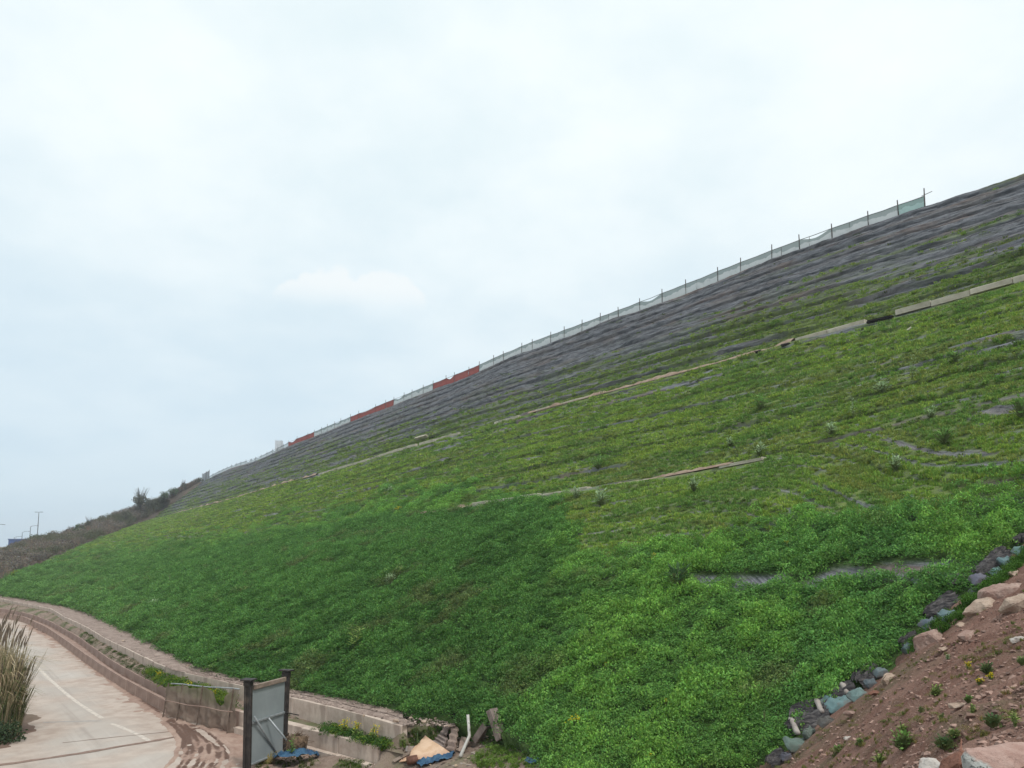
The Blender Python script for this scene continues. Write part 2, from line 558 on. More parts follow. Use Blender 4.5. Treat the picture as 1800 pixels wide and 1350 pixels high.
gapmask = sm(fbm(A_ / 16, np.floor(c_big) * 3.7, 101, 3), .26, .46)
disp = amp * (.36 * big * (.25 + .75 * gapmask) + 0.24 * small * (.3 + 1.2 * vnoise(A_ / 7, np.floor(c_sm) * 2.3, 7)) + .20 * wr + .14 * lump)
disp += .5 * (fbm(A_ / 14, Q / 7, 103, 3) - .5) * np.where(SEG == 0, 1.0, .6) + .22 * (fbm(A_ / 3.0, Q / 2.2, 107, 3) - .5) * LUSH
edge = np.ones_like(disp)
edge *= np.where(SEG == 0, sm(FR, 0, .04), 1)
for s_ in (1, 3): edge = np.where(SEG == s_, .25, edge)
edge *= np.where(SEG == 2, np.minimum(sm(FR, .0, .03) * .8 + .2, sm(FR, 1.0, .985) * .75 + .25), 1)
edge *= np.where(SEG == 4, np.minimum(sm(FR, 0, .02) * .8 + .2, sm(FR, 1.0, .97) * .6 + .4), 1)
G2 = G + slope_n * (disp * edge - .12 * amp)[..., None]
# shaded joints are real recesses: a deeper notch between courses
notch = np.exp(-((fb - .975) / .032) ** 2) * gapmask * amp
G2 -= slope_n * (.50 * notch * edge)[..., None]

_xk, _yk = project(G2)
def _inp(px, py, poly):
    c = np.zeros(px.shape, bool); j = len(poly) - 1
    for i in range(len(poly)):
        xi, yi = poly[i]; xj, yj = poly[j]
        c ^= ((yi > py) != (yj > py)) & (px < (xj - xi) * (py - yi) / (yj - yi + 1e-9) + xi); j = i
    return c
_kl = _inp(_xk, _yk, [(740, 1262), (850, 1284), (905, 1306), (940, 1328), (955, 1352), (960, 1500), (740, 1500)]) & (SEG == 0)
G2 -= slope_n * (.9 * _kl)[..., None]
# plateau behind the crest, then down the far side, so the hill is a body
top = [RC + inn * d + UPn * h for d, h in ((.6, .05), (3, 0.0), (25, .2), (60, .1), (80, -14), (105, -36))]
left_g = np.concatenate([G2, np.stack(top)])
nR = left_g.shape[0]


def padrows(a, v): return np.concatenate([a, np.full((len(top), NCOL), v)])


VEG = np.stack([padrows(GRASS, .2), padrows(SOIL, .9), padrows(LUSHC, 0), np.ones((nR, NCOL))], -1)
tone = np.clip(.5 + (fbm(A_ / 18, Q / 5, 111, 4) - .5) * 1.6, 0, 1)
TONE = padrows(tone, .5)
# ---- lush facet left of the crease carries an older, darker stand
DARK = sm(PXs + (fbm(Ub / 3, Q / 3, 121, 5, .65) - .5) * 260 + (PYs - 1100) * .30, 1070, 880) * LUSH
DARK = np.where(SEG == 0, DARK, 0)
FARL = sm(PXs, 420, 60)

t = NT("slope_mat", 0.92, 0.15)
veg = t.sep(t.attr("veg"))
tn = t.attr("tone", out="Fac")
n_f = t.noise(3.0, 7, .65)
n_s = t.noise(0.35, 5, .6)
uq = t.n.new("ShaderNodeMapping"); uq.inputs["Scale"].default_value = (.55, 8.5, 1); t.l.new(t.attr("uq", out="Vector"), uq.inputs[0])
n_str = t.noise(1.0, 7, .68, uq.outputs[0])
uq2 = t.n.new("ShaderNodeMapping"); uq2.inputs["Scale"].default_value = (.10, .55, 1); t.l.new(t.attr("uq", out="Vector"), uq2.inputs[0])
n_bnd = t.noise(1.0, 5, .6, uq2.outputs[0])
tex = t.mix(t.rng(n_str, .34, .66), (.066, .070, .080), (.235, .242, .260))
tex = t.mix(t.math('MULTIPLY', t.rng(n_bnd, .46, .70), .8), tex, t.mix(t.rng(n_str, .3, .7), (.095, .086, .082), (.235, .212, .20)))
tex = t.mix(t.math('MULTIPLY', t.rng(n_f, .52, .72), .40), tex, (.07, .07, .08))
soil = t.mix(t.rng(n_f, .3, .7), (.15, .092, .068), (.27, .185, .14))
grs = t.mix(t.rng(n_f, .35, .65), (.095, .138, .042), (.165, .215, .062))
col = t.mix(t.math('MULTIPLY', veg[1], t.rng(n_f, .25, .5)), tex, soil)
fine_g = t.math('ADD', t.math('MULTIPLY', n_str, .6), t.math('MULTIPLY', n_f, .4))
col = t.mix(t.math('MULTIPLY', t.rng(veg[0], .0, .9), t.rng(fine_g, .36, .54, .35, 1.0)), col, grs)
lsh = t.mix(t.rng(n_f, .35, .65), (.040, .072, .022), (.08, .13, .038))
col = t.mix(veg[2], col, lsh)
t.base(col)
t.bump(t.math("ADD", t.noise(9, 5, .65), n_str), .10, .7)
hill_me = np_mesh("embankment_slope", left_g, grid_faces(nR, NCOL), t.m, True, {"veg": VEG.reshape(-1, 4), "tone": TONE.ravel(), "uq": np.stack([padrows(A_, 0), padrows(Q + 40 * SEG, 0), np.zeros((nR, NCOL))], -1).reshape(-1, 3)})
hill = tag(link("embankment_slope", hill_me), "tall terraced embankment slope, grey mats above and green cover below", kind="structure")
# fast ray casts on a thinned copy of the slope
sub_r = np.unique(np.concatenate([np.arange(0, nR, 3), [nR - 1]])); sub_c = np.unique(np.concatenate([np.arange(0, NCOL, 3), [NCOL - 1]]))
gs = left_g[np.ix_(sub_r, sub_c)]
BVH_HILL = BVHTree.FromPolygons([tuple(p) for p in gs.reshape(-1, 3)], [tuple(f) for f in grid_faces(len(sub_r), len(sub_c)).tolist()])


def hit(bvh, px, py):
    d = Vector(cam_ray(np.float64(px), np.float64(py))).normalized()
    loc, nor, i, dist = bvh.ray_cast(Vector((0, 0, 0)), d)
    return loc, nor


def drop(bvh, x, y):
    loc, nor, i, dist = bvh.ray_cast(Vector((x, y, 200)), Vector((0, 0, -1)))
    return loc


# ------------------------------------------------------------------ ground sheet to the horizon
Z_ROAD = -7.0
t = NT("earth_mat", 0.95, 0.1)
e1 = t.noise(0.8, 8, .65); e2 = t.noise(0.12, 4, .5)
col = t.mix(t.rng(e1, .3, .7), (.145, .092, .072), (.235, .16, .128))
col = t.mix(t.rng(e2, .45, .7), col, (.17, .14, .105))
t.base(col); t.bump(t.noise(6, 6, .7), .04, .6)
EARTH = t.m
gm = MB()
R = 1200
gm.add([(-R, -400, Z_ROAD - .06), (R, -400, Z_ROAD - .06), (R, R, Z_ROAD - .06), (-R, R, Z_ROAD - .06)], [(0, 1, 2, 3)])
tag(gm.build("ground", EARTH), "wide flat ground of bare reddish earth", kind="structure")
# ------------------------------------------------------------------ toe path, bench, walls, kerb
UPWALL_PX = [(-70, 1050), (0, 1052), (24, 1057), (90, 1070), (112, 1084), (152, 1102), (186, 1123), (232, 1145), (269, 1163), (300, 1177), (345, 1187), (396, 1199), (450, 1211), (500, 1223),
             (530, 1230), (588, 1244), (620, 1252), (663, 1262), (690, 1270), (712, 1279)]
LOWALL_PX = [(-70, 1064), (0, 1069), (56, 1080), (88, 1092), (137, 1119), (191, 1158), (244, 1188), (298, 1214), (350, 1232), (420, 1251), (500, 1272), (547, 1283), (597, 1295), (663, 1313), (664, 1313.5)]
KERB_PX = [(-70, 1074), (0, 1077), (39, 1083), (80, 1101), (105, 1118), (160, 1157), (217, 1193), (252, 1211), (281, 1226), (306, 1239)]
Z_UP, Z_LOW, Z_BENCH, Z_KERB = -5.55, -6.2, -6.30, -6.45


def poly3(lst, z): return np.array([at_z(np.float64(a), np.float64(b), z) for a, b in lst])


def resample(P, step, smooth=True):
    P = np.asarray(P, float)
    L = np.concatenate([[0], np.cumsum(np.linalg.norm(np.diff(P, axis=0), axis=1))])
    n = max(2, int(round(L[-1] / step)) + 1)
    s = np.linspace(0, L[-1], n)
    if smooth:
        ss = np.arange(0, L[-1], .25); C = np.stack([np.interp(ss, L, P[:, i]) for i in range(3)], 1)
        h = min(16, (len(C) - 2) // 2); k = np.exp(-.5 * (np.arange(-h, h + 1) * .25 / max(.1, h / 10)) ** 2); k /= k.sum()
        pad = np.concatenate([2 * C[0] - C[1:h + 1][::-1], C, 2 * C[-1] - C[-h - 1:-1][::-1]])
        C = np.stack([np.convolve(pad[:, i], k, 'valid') for i in range(3)], 1)
        return np.stack([np.interp(s, ss, C[:, i]) for i in range(3)], 1)
    return np.stack([np.interp(s, L, P[:, i]) for i in range(3)], 1)


def offset(P, d):
    T = np.gradient(P, axis=0); T[:, 2] = 0; T /= np.linalg.norm(T, axis=1)[:, None]
    N = np.stack([T[:, 1], -T[:, 0], 0 * T[:, 0]], 1)
    return P + N * d          # right of travel; travelling from far left to the near right = away from the hill... sign fixed by use


UPW = resample(poly3(UPWALL_PX, Z_UP), .3)
LOW = resample(poly3(LOWALL_PX, Z_LOW), .3)
KRB = resample(poly3(KERB_PX, Z_KERB), .3)

t = NT("wall_concrete", 0.9, 0.15)
c1 = t.noise(1.6, 7, .65); c2 = t.noise(1.5, 5, .6, t.coord("Object", (1.1, 1.1, .22))); c3 = t.noise(.45, 3, .5)
col = t.mix(t.rng(c1, .3, .7), (.40, .315, .262), (.585, .49, .415))
col = t.mix(t.math('MULTIPLY', t.rng(c2, .52, .72), .55), col, (.22, .16, .132))
col = t.mix(t.math('MULTIPLY', t.rng(c3, .5, .7), .45), col, (.28, .195, .16))
t.base(col); t.bump(t.noise(9, 6, .65), .02, .5)
WALLM = t.m
t = NT("kerb_concrete", 0.95, 0.1)
c1 = t.noise(1.6, 7, .65)
t.base(t.mix(t.rng(c1, .3, .7), (.25, .17, .14), (.37, .27, .225))); t.bump(t.noise(9, 6, .65), .02, .5)
KERBM = t.m
t = NT("dusty_wall", 0.95, 0.1)
c1 = t.noise(1.2, 7, .65); c2 = t.noise(2.6, 5, .65)
col = t.mix(t.rng(c1, .3, .7), (.29, .20, .165), (.40, .295, .25)); col = t.mix(t.rng(c2, .62, .70), col, (.55, .48, .42))
t.base(col); t.bump(t.noise(9, 6, .65), .02, .5); DUSTW = t.m


def wall_panels(root, name, P, zt, zb, thick, step, mat, jitter=.005, z_out=None, lean=0.0, side=1):
    """one cast panel after another along a curve; the joints stay open"""
    S = resample(P, step, False)
    for i in range(len(S) - 1):
        a, b = Vector(S[i]), Vector(S[i + 1])
        dv = b - a; L = dv.length; dv.z = 0; dv.normalize()
        nn = Vector((-dv.y, dv.x, 0)) * side       # towards the hill
        mid = (a + b) / 2 + nn * (thick / 2 + rng.uniform(-jitter, jitter))
        h = zt - zb
        M = Matrix((dv, nn, Vector((0, 0, 1)))).transposed()
        m = MB()
        ht = h + rng.uniform(-jitter, jitter) * 1.2
        m.box((0, 0, 0), (L - .014, thick, ht), None, .010)
        for k, v in enumerate(m.v):                # chipped, slightly uneven top edges
            if v[2] > 0: m.v[k] = (v[0], v[1] + rng.uniform(-.008, .008), v[2] + rng.uniform(-.014, .014))
        o = m.build(name, mat, root)
        M4 = M.to_4x4(); M4.translation = Vector((mid.x, mid.y, zb + ht / 2)) - root.location
        o.matrix_local = M4
    return root


uw = empty("retaining_wall", tuple(UPW[-1] * [1, 1, 0] + [0, 0, Z_BENCH - .2]))
tag(uw, "upper stained concrete retaining wall along the foot of the green slope", "wall")
wall_panels(uw, "wall_panel", UPW, Z_UP, Z_BENCH - .35, .24, 2.3, WALLM)
lw = empty("parapet_wall", tuple(LOW[-1] * [1, 1, 0] + [0, 0, Z_ROAD - .1]))
tag(lw, "lower concrete wall with dusty top beside the muddy road", "wall")
LSPLIT = int(np.argmin(np.abs(project(LOW)[0] - 420)))
wall_panels(lw, "wall_panel", LOW[:LSPLIT + 1], Z_LOW, Z_ROAD - .15, .30, 2.2, DUSTW)
wall_panels(lw, "wall_panel", LOW[LSPLIT:], Z_LOW, Z_ROAD - .15, .34, 2.0, WALLM)
kb = empty("road_kerb", tuple(KRB[-1] * [1, 1, 0] + [0, 0, Z_ROAD - .1]))
tag(kb, "low mud coated kerb between the road and the lower wall", "kerb")
wall_panels(kb, "kerb_block", KRB, Z_KERB, Z_ROAD - .1, .16, 2.0, KERBM)
# footing ledge in front of the lower wall near the gate
ft = LOW[LOW[:, 1] < 31.0]
FT = offset(ft, 1.0); FT = ft + (ft - FT) * (-.24 if np.dot((FT - ft)[0][:2], NW) < 0 else .24)
fo = empty("wall_footing", tuple(FT[-1] * [1, 1, 0] + [0, 0, Z_ROAD - .1]))
tag(fo, "narrow concrete footing ledge below the lower wall near the gate", "ledge")
wall_panels(fo, "ledge_block", FT, -6.74, Z_ROAD - .1, .22, 2.2, WALLM)


def strip(name, curves, mat, nz=0.0, sub=6, seedn=1, **props):
    """surface between successive space curves with equal point counts"""
    rows_ = []
    for a, b in zip(curves[:-1], curves[1:]):
        for k in range(sub): rows_.append(a * (1 - k / sub) + b * (k / sub))
    rows_.append(curves[-1]); V = np.stack(rows_)
    if nz:
        V = V.copy(); V[1:-1, :, 2] += nz * (fbm(V[1:-1, :, 0] / .5, V[1:-1, :, 1] / .5, seedn, 4, .6) - .5) * 2
    return tag(link(name, np_mesh(name, V, grid_faces(V.shape[0], V.shape[1]), mat, True)), **props)


def by_px(lst, z, xs, dz=0):
    p = np.array(sorted(lst), float); ys = np.interp(xs, p[:, 0], p[:, 1])
    return at_z(xs, ys, z) + np.array([0, 0, dz])


# gravelly path on top of the upper wall
t = NT("path_mat", 0.95, 0.1)
p1 = t.noise(2.6, 8, .7); p2 = t.noise(14, 4, .6); p3 = t.noise(.3, 4, .5)
col = t.mix(t.rng(p1, .3, .7), (.19, .14, .118), (.36, .28, .24))
col = t.mix(t.math('MULTIPLY', t.rng(p2, .6, .72), .7), col, (.40, .35, .31))
t.base(col); t.bump(p2, .06, .8)
PATHM = t.m
xs = np.unique(np.concatenate([np.linspace(-68, 200, 120), np.linspace(200, 708, 200)]))
cw = by_px([(a, b) for a, b in UPWALL_PX], Z_UP, xs)
# back edge of the wall: shift towards the hill
Tn = np.gradient(cw, axis=0); Tn[:, 2] = 0; Tn /= np.linalg.norm(Tn, axis=1)[:, None]
HN = np.stack([-Tn[:, 1], Tn[:, 0], 0 * Tn[:, 0]], 1)
if HN[150, 0] * NW[0] + HN[150, 1] * NW[1] < 0: HN = -HN
ct = by_px(toe_px, Z_TOE, np.clip(xs, -60, 850))
strip("toe_path", [cw + HN * .05 + [0, 0, -.01], cw + HN * .12 + [0, 0, .045], cw + HN * .5 + [0, 0, .05], (cw + ct) / 2 + [0, 0, .04], ct + [0, 0, .02], ct + HN * 1.6 + [0, 0, .25]], PATHM, .045, 5, 3,
      label="strip of reddish gravel path between the upper wall and the slope", kind="structure")
# bench between the walls
t = NT("bench_mat", 0.95, 0.1)
p1 = t.noise(2.0, 8, .7); p3 = t.noise(.5, 4, .5)
col = t.mix(t.rng(p1, .3, .7), (.175, .128, .10), (.29, .22, .18))
col = t.mix(t.rng(p3, .48, .66), col, (.115, .120, .062))
t.base(col); t.bump(t.noise(9, 6, .7), .05, .7)
BENCHM = t.m
xs2 = np.linspace(-68, 708, 300)
bu = by_px(UPWALL_PX, Z_UP, xs2); bu[:, 2] = np.interp(xs2, [-70, 120, 300, 500], [-5.82, -5.84, -6.0, -6.26])
bl = by_px(LOWALL_PX[:-1] + [(720, 1326)], Z_LOW, xs2); bl[:, 2] = np.interp(xs2, [-70, 310, 480], [Z_LOW + .02, Z_LOW + .015, Z_BENCH + .02])
Tn = np.gradient(bl, axis=0); Tn[:, 2] = 0; Tn /= np.linalg.norm(Tn, axis=1)[:, None]
H2 = np.stack([-Tn[:, 1], Tn[:, 0], 0 * Tn[:, 0]], 1)
if H2[150, 0] * NW[0] + H2[150, 1] * NW[1] < 0: H2 = -H2
strip("bench", [bl + H2 * np.interp(xs2, [300, 480], [.07, .12])[:, None], bu * .5 + bl * .5 + [0, 0, .07], bu + HN[0] * .0 + H2 * .1], BENCHM, .05, 5, 5, label="weedy earth bench between the two concrete walls", kind="structure")
# shelf between the kerb and the lower wall
xs3 = np.linspace(-68, 304, 160)
k1 = by_px(KERB_PX, Z_KERB, xs3); k1[:, 2] = Z_KERB - .22
l1 = by_px(LOWALL_PX, Z_LOW, xs3); l1[:, 2] = Z_KERB - .20
strip("kerb_shelf", [k1 + [0.05, .05, 0], l1 + [.1, .1, 0]], KERBM, .02, 3, 9, label="muddy ledge behind the road kerb", kind="structure")

# ------------------------------------------------------------------ road
RIGHT_PX = [(-300, 1074), (-60, 1082), (20, 1092), (60, 1107), (100, 1129), (150, 1165), (200, 1202), (250, 1237), (300, 1267), (340, 1292), (400, 1332), (440, 1362), (520, 1420)]
gx = np.arange(-125, 4, .4); gy = np.arange(14, 150, .4)
X, Y = np.meshgrid(gx, gy)
P = np.stack([X, Y, np.full_like(X, Z_ROAD)], -1)
px_, py_ = project(P)
re = at_z(*np.array(RIGHT_PX, float).T, Z_ROAD)
re = resample(re, .5)


def dist_poly(X, Y, C):
    best = np.full(X.shape, 1e9)
    for a, b in zip(C[:-1], C[1:]):
        ab = b[:2] - a[:2]; L2 = (ab ** 2).sum() + 1e-9
        tt = np.clip(((X - a[0]) * ab[0] + (Y - a[1]) * ab[1]) / L2, 0, 1)
        best = np.minimum(best, np.hypot(X - a[0] - tt * ab[0], Y - a[1] - tt * ab[1]))
    return best


inside = py_ > poly_y(RIGHT_PX, px_)
dr = dist_poly(X, Y, re[::3]) * np.where(inside, 1, -1)
VERGE_PX = [(-400, 1085), (-200, 1100), (-60, 1130), (0, 1180), (35, 1230), (62, 1270), (66, 1284), (50, 1292), (0, 1313), (-100, 1350), (-400, 1470)]
vg = resample(at_z(*np.array(VERGE_PX, float).T, Z_ROAD), .6, False)
dv_ = dist_poly(X, Y, vg[::2])
nb = (fbm(X / 2.5, Y / 2.5, 131, 4) - .5)
dust = sm(dr + nb * 4.0, 3.4, -.3) * .95 + .7 * sm(dv_ + nb * 2, 2.2, 0)
dust = np.clip(dust + .22 * sm(fbm(X / 4, Y / 4, 135, 4), .46, .68) + .40 * sm(py_, 1255, 1335) * sm(fbm(X / 1.5, Y / 3, 133, 4), .38, .6), 0, 1)
t = NT("road_mat", 0.85, 0.25)
dz = t.attr("dust", out="Fac")
cx_ = t.n.new("ShaderNodeCombineXYZ"); sp_ = t.n.new("ShaderNodeSeparateXYZ"); t.l.new(t.coord(), sp_.inputs[0])
t.l.new(t.math('MULTIPLY', t.attr("across", out="Fac"), 1.5), cx_.inputs[0]); t.l.new(t.math('MULTIPLY', sp_.outputs[0], .05), cx_.inputs[1]); t.l.new(t.math('MULTIPLY', sp_.outputs[1], .05), cx_.inputs[2])
lane = t.noise(1.0, 5, .6, cx_.outputs[0])
r1 = t.noise(1.3, 7, .65); r2 = t.noise(.18, 4, .5); r3 = t.noise(22, 3, .6)
st = t.noise(.9, 5, .6, t.coord("Object", (1.6, .35, 1)))
col = t.mix(t.rng(r2, .3, .7), (.385, .335, .295), (.455, .405, .362))
col = t.mix(t.math('MULTIPLY', t.rng(st, .5, .68), .30), col, (.32, .275, .245))
col = t.mix(t.math('MULTIPLY', t.rng(r3, .45, .7), .16), col, (.30, .28, .26))
col = t.mix(t.math('MULTIPLY', t.rng(lane, .50, .66), .60), col, (.30, .255, .225))
col = t.mix(t.math('MULTIPLY', t.rng(lane, .45, .32), .35), col, (.52, .475, .43))
mud = t.mix(t.rng(r1, .3, .7), (.35, .272, .225), (.47, .39, .335))
dz2 = t.math('ADD', dz, t.math('MULTIPLY', t.math('SUBTRACT', r1, .5), .5))
col = t.mix(t.rng(dz2, .05, .8), col, mud)
t.base(col); t.bump(r3, .006, .4)
ROADM = t.m
rd = np_mesh("road", P, grid_faces(*X.shape), ROADM, True, {"dust": dust.ravel(), "across": np.abs(dr).ravel()})
tag(link("road", rd), "pale dusty concrete road curving away to the left", kind="structure")

# muddy shoulder: a low skin of churned earth that thins out on to the road
gx = np.concatenate([np.arange(-64, -14, .16), np.arange(-14, -3, .05)])
gy = np.concatenate([np.arange(17, 21, .16), np.arange(21, 35, .055), np.arange(35, 75, .16)])
X, Y = np.meshgrid(gx, gy)
P = np.stack([X, Y, np.full_like(X, Z_ROAD)], -1); px_, py_ = project(P)
inside = py_ > poly_y(RIGHT_PX, px_)
dr = dist_poly(X, Y, re[::4]) * np.where(inside, -1, 1)       # positive on the shoulder
hgt = np.clip((dr + (fbm(X / 1.4, Y / 1.4, 141, 5, .7) - .5) * 2.0) * .03, -.04, .05) + (fbm(X / .3, Y / .3, 142, 3) - .5) * .05
hgt += (fbm(X / .5, Y / .5, 143, 4, .6) - .5) * .05 + (fbm(X / .16, Y / .16, 144, 2) - .5) * .022
hgt = np.where(dr < -2.0, -.05, hgt)
TRACKS = [([(318, 1281), (342, 1302), (353, 1322), (345, 1341), (318, 1368)], .30),
          ([(332, 1278), (366, 1298), (384, 1316), (378, 1334), (350, 1362)], .30),
          ([(346, 1284), (384, 1304), (402, 1323), (394, 1342), (372, 1368)], .28),
          ([(300, 1268), (330, 1292), (336, 1312), (322, 1336), (296, 1360)], .24),
          ([(60, 1104), (110, 1127), (160, 1163), (215, 1204), (262, 1238), (310, 1268)], .22),
          ([(45, 1094), (95, 1116), (150, 1153), (200, 1188), (262, 1227), (300, 1250), (350, 1276)], .2)]
near = dr > -2.5
rutn = .25 + .95 * sm(fbm(X / .8, Y / .8, 147, 4), .30, .60); rut = np.zeros_like(hgt); ridge = np.zeros_like(hgt)
for pts, w_ in TRACKS:
    c = resample(at_z(*np.array(pts, float).T, Z_ROAD), .5)
    dd = np.full(X.shape, 9.0); dd[near] = np.abs(dist_poly(X[near], Y[near], c[::2]) + (fbm(X[near] / .9, Y[near] / .9, 149, 3) - .5) * .16)
    rut = np.maximum(rut, np.exp(-((dd - w_ * .55) / .075) ** 2) + .35 * np.exp(-(dd / (w_ * .6)) ** 2)); ridge = np.maximum(ridge, np.exp(-((dd - w_ * 1.2) / .09) ** 2))
rut = np.clip(rut * rutn, 0, 1)
hgt += ridge * .06 - rut * .06 * (dr > 0.2) + rut * .015 * (dr < .2)
P[..., 2] = Z_ROAD + hgt
keep = (dr > -2.3)
keepf = keep[:-1, :-1] & (dr[:-1, :-1] < 9.0)
# nothing behind the walls
lowd = LOW[::4]
Fm = grid_faces(*X.shape)[keepf.ravel()]
used, inv = np.unique(Fm, return_inverse=True)
t = NT("mud_mat", 0.9, 0.2)
mm = t.attr("rut", out="Fac")
m1 = t.noise(1.5, 8, .65); m2 = t.noise(11, 5, .6)
col = t.mix(t.rng(m1, .3, .7), (.255, .165, .13), (.39, .28, .225))
col = t.mix(t.rng(mm, .25, .8), col, (.125, .075, .057))
t.base(col); t.bump(m2, .03, .6)
MUDM = t.m
md = np_mesh("mud_shoulder", P.reshape(-1, 3)[used], inv.reshape(-1, 4), MUDM, True, {"rut": rut.ravel()[used]})
tag(link("mud_shoulder", md), "churned red mud shoulder rutted by tyres beside the road", kind="structure")


def ribbon(name, pts, width, z, mat, wob=.2, **props):
    c = resample(at_z(*np.array(pts, float).T, Z_ROAD), .15)
    T = np.gradient(c, axis=0); T /= np.linalg.norm(T, axis=1)[:, None]
    N = np.stack([-T[:, 1], T[:, 0], 0 * T[:, 0]], 1)
    s = np.arange(len(c))
    wl_ = width * .5 * (1 + wob * (fbm(s / 3, s * 0, 5) - .5) * 2); wr_ = width * .5 * (1 + wob * (fbm(s / 3, s * 0 + 9, 6) - .5) * 2)
    V = np.stack([c - N * wl_[:, None], c + N * wr_[:, None]]); V[..., 2] = Z_ROAD + z
    Vb = V.copy(); Vb[..., 2] -= .003
    m = np_mesh(name, V, grid_faces(2, len(c)), mat)
    return tag(link(name, m), **props)


t = NT("worn_paint", 0.8, 0.3)
w1 = t.noise(5, 6, .7)
t.base(t.mix(t.rng(w1, .42, .62), (.58, .51, .445), (.42, .365, .32)))
PAINT = t.m
ribbon("lane_marking", [(61, 1168), (88, 1195), (120, 1223), (150, 1245), (182, 1264)], .17, .004, PAINT, .25, label="long worn white centre line in the middle of the dusty road", kind="structure")
ribbon("lane_marking", [(196, 1272), (225, 1283), (250, 1294), (266, 1305)], .17, .004, PAINT, .25, label="shorter worn white centre line nearest the mud", kind="structure")
ribbon("lane_marking", [(33, 1142), (46, 1154)], .17, .004, PAINT, .25, label="far worn white dash of the centre line beside the reeds", kind="structure")
t = NT("pale_joint", 0.85, 0.2)
t.base(t.mix(t.rng(t.noise(3, 5, .6), .4, .6), (.37, .345, .32), (.33, .30, .275)))
ribbon("road_joint", [(76, 1270), (130, 1268), (188, 1267)], .20, .0035, t.m, .5, label="pale joint line running across the dusty road", kind="structure")
t = NT("track_mud", 0.9, 0.2)
t.base(t.mix(t.rng(t.noise(4, 6, .7), .35, .65), (.175, .115, .09), (.27, .19, .155))); t.bump(t.noise(10, 4, .6), .02, .5)
TRM = t.m
ribbon("mud_track", [(-60, 1353), (0, 1346), (100, 1331), (200, 1315), (270, 1303), (332, 1291)], .26, .010, TRM, .5, label="dark tyre track of mud crossing the pale road", kind="structure")
ribbon("mud_track", [(110, 1306), (180, 1298), (250, 1291), (320, 1284)], .06, .008, TRM, .9, label="faint thin tyre track above the dark one on the road", kind="structure")

# verge of dirt under the reeds at the left edge
gx = np.arange(-60, -12, .3); gy = np.arange(20, 75, .3)
X, Y = np.meshgrid(gx, gy); P = np.stack([X, Y, np.full_like(X, Z_ROAD)], -1)
px_, py_ = project(P)
VP_ = np.array(VERGE_PX)


def in_poly(px, py, poly):
    c = np.zeros(px.shape, bool); j = len(poly) - 1
    for i in range(len(poly)):
        xi, yi = poly[i]; xj, yj = poly[j]
        c ^= ((yi > py) != (yj > py)) & (px < (xj - xi) * (py - yi) / (yj - yi + 1e-9) + xi); j = i
    return c


ins = in_poly(px_, py_, VERGE_PX)
dd = dist_poly(X, Y, vg[::2]) * np.where(ins, 1, -1)
P[..., 2] = Z_ROAD + np.clip((dd + (fbm(X / 1.2, Y / 1.2, 151, 4) - .5) * 1.2) * .12, -.12, .35) + (fbm(X / .5, Y / .5, 153, 3) - .5) * .05
kf = (dd > -1.2)[:-1, :-1].ravel(); Fm = grid_faces(*X.shape)[kf]; used, inv = np.unique(Fm, return_inverse=True)
tag(link("dirt_verge", np_mesh("dirt_verge", P.reshape(-1, 3)[used], inv.reshape(-1, 4), EARTH, True)), "bare dirt verge under the dry reeds at the road side", kind="structure")


# ------------------------------------------------------------------ thin-plate surfaces for uneven ground
class TPS:
    def __init__(s, pts, lam=1e-3):
        p = np.array(pts, float); s.c = p[:, :2]; n = len(p)
        d = np.hypot(*(s.c[:, None] - s.c[None]).transpose(2, 0, 1)); K_ = np.where(d > 0, d * d * np.log(d + 1e-12), 0) + lam * np.eye(n)
        Pm = np.concatenate([np.ones((n, 1)), s.c], 1)
        A = np.block([[K_, Pm], [Pm.T, np.zeros((3, 3))]]); b = np.concatenate([p[:, 2], np.zeros(3)])
        s.w = np.linalg.solve(A, b)
    def __call__(s, x, y):
        x = np.asarray(x, float); y = np.asarray(y, float); out = s.w[-3] + s.w[-2] * x + s.w[-1] * y
        for i, c in enumerate(s.c):
            d2 = (x - c[0]) ** 2 + (y - c[1]) ** 2
            out = out + s.w[i] * np.where(d2 > 0, .5 * d2 * np.log(d2 + 1e-12), 0)
        return out


# dirt bank in the right foreground: its upper edge lies against the slope
EDGE_PX = [(1350, 1350), (1380, 1338), (1420, 1296), (1480, 1247), (1540, 1205), (1590, 1152), (1620, 1118), (1660, 1085), (1710, 1048), (1760, 1008), (1800, 972), (1860, 915), (1950, 850)]
bank_pts = []
for a, b in EDGE_PX:
    loc, nor = hit(BVH_HILL, a, b)
    bank_pts.append((loc.x, loc.y, loc.z + .10))
    bank_pts.append((loc.x - .4, loc.y + 1.2, drop(BVH_HILL, loc.x - .4, loc.y + 1.2).z - .7))
for a, b, D in ((1800, 1350, 6.2), (1700, 1350, 7.2), (1600, 1350, 8.8), (1500, 1350, 11.5), (1430, 1350, 14.2), (1800, 1230, 8.0), (1700, 1250, 8.8), (1600, 1240, 12), (1800, 1120, 11.5),
                (1720, 1130, 13.2), (1660, 1180, 12.6), (1800, 1030, 15.5), (1950, 1100, 11), (1950, 1300, 6.4)):
    bank_pts.append(tuple(at_depth(np.float64(a), np.float64(b), D)))
bank_pts += [(0, 0, -1.75), (3, 2, -1.7), (6, 2, -1.6), (10, 4, -1.4), (14, 8, -.9), (18, 14, .4), (0, -8, -1.8), (10, -8, -1.6), (-3, 1.5, -2.7), (-4, 6, -4.9), (0.5, 5, -3.3), (1.5, 9, -4.8),
             (2.5, 13, -5.9), (-8, 4, -6.6), (-8, -6, -6.0), (-10, 12, -7.4), (-2, 13, -6.9), (20, -8, -1.4), (24, 6, -.4)]
BANK = TPS(bank_pts, .02)
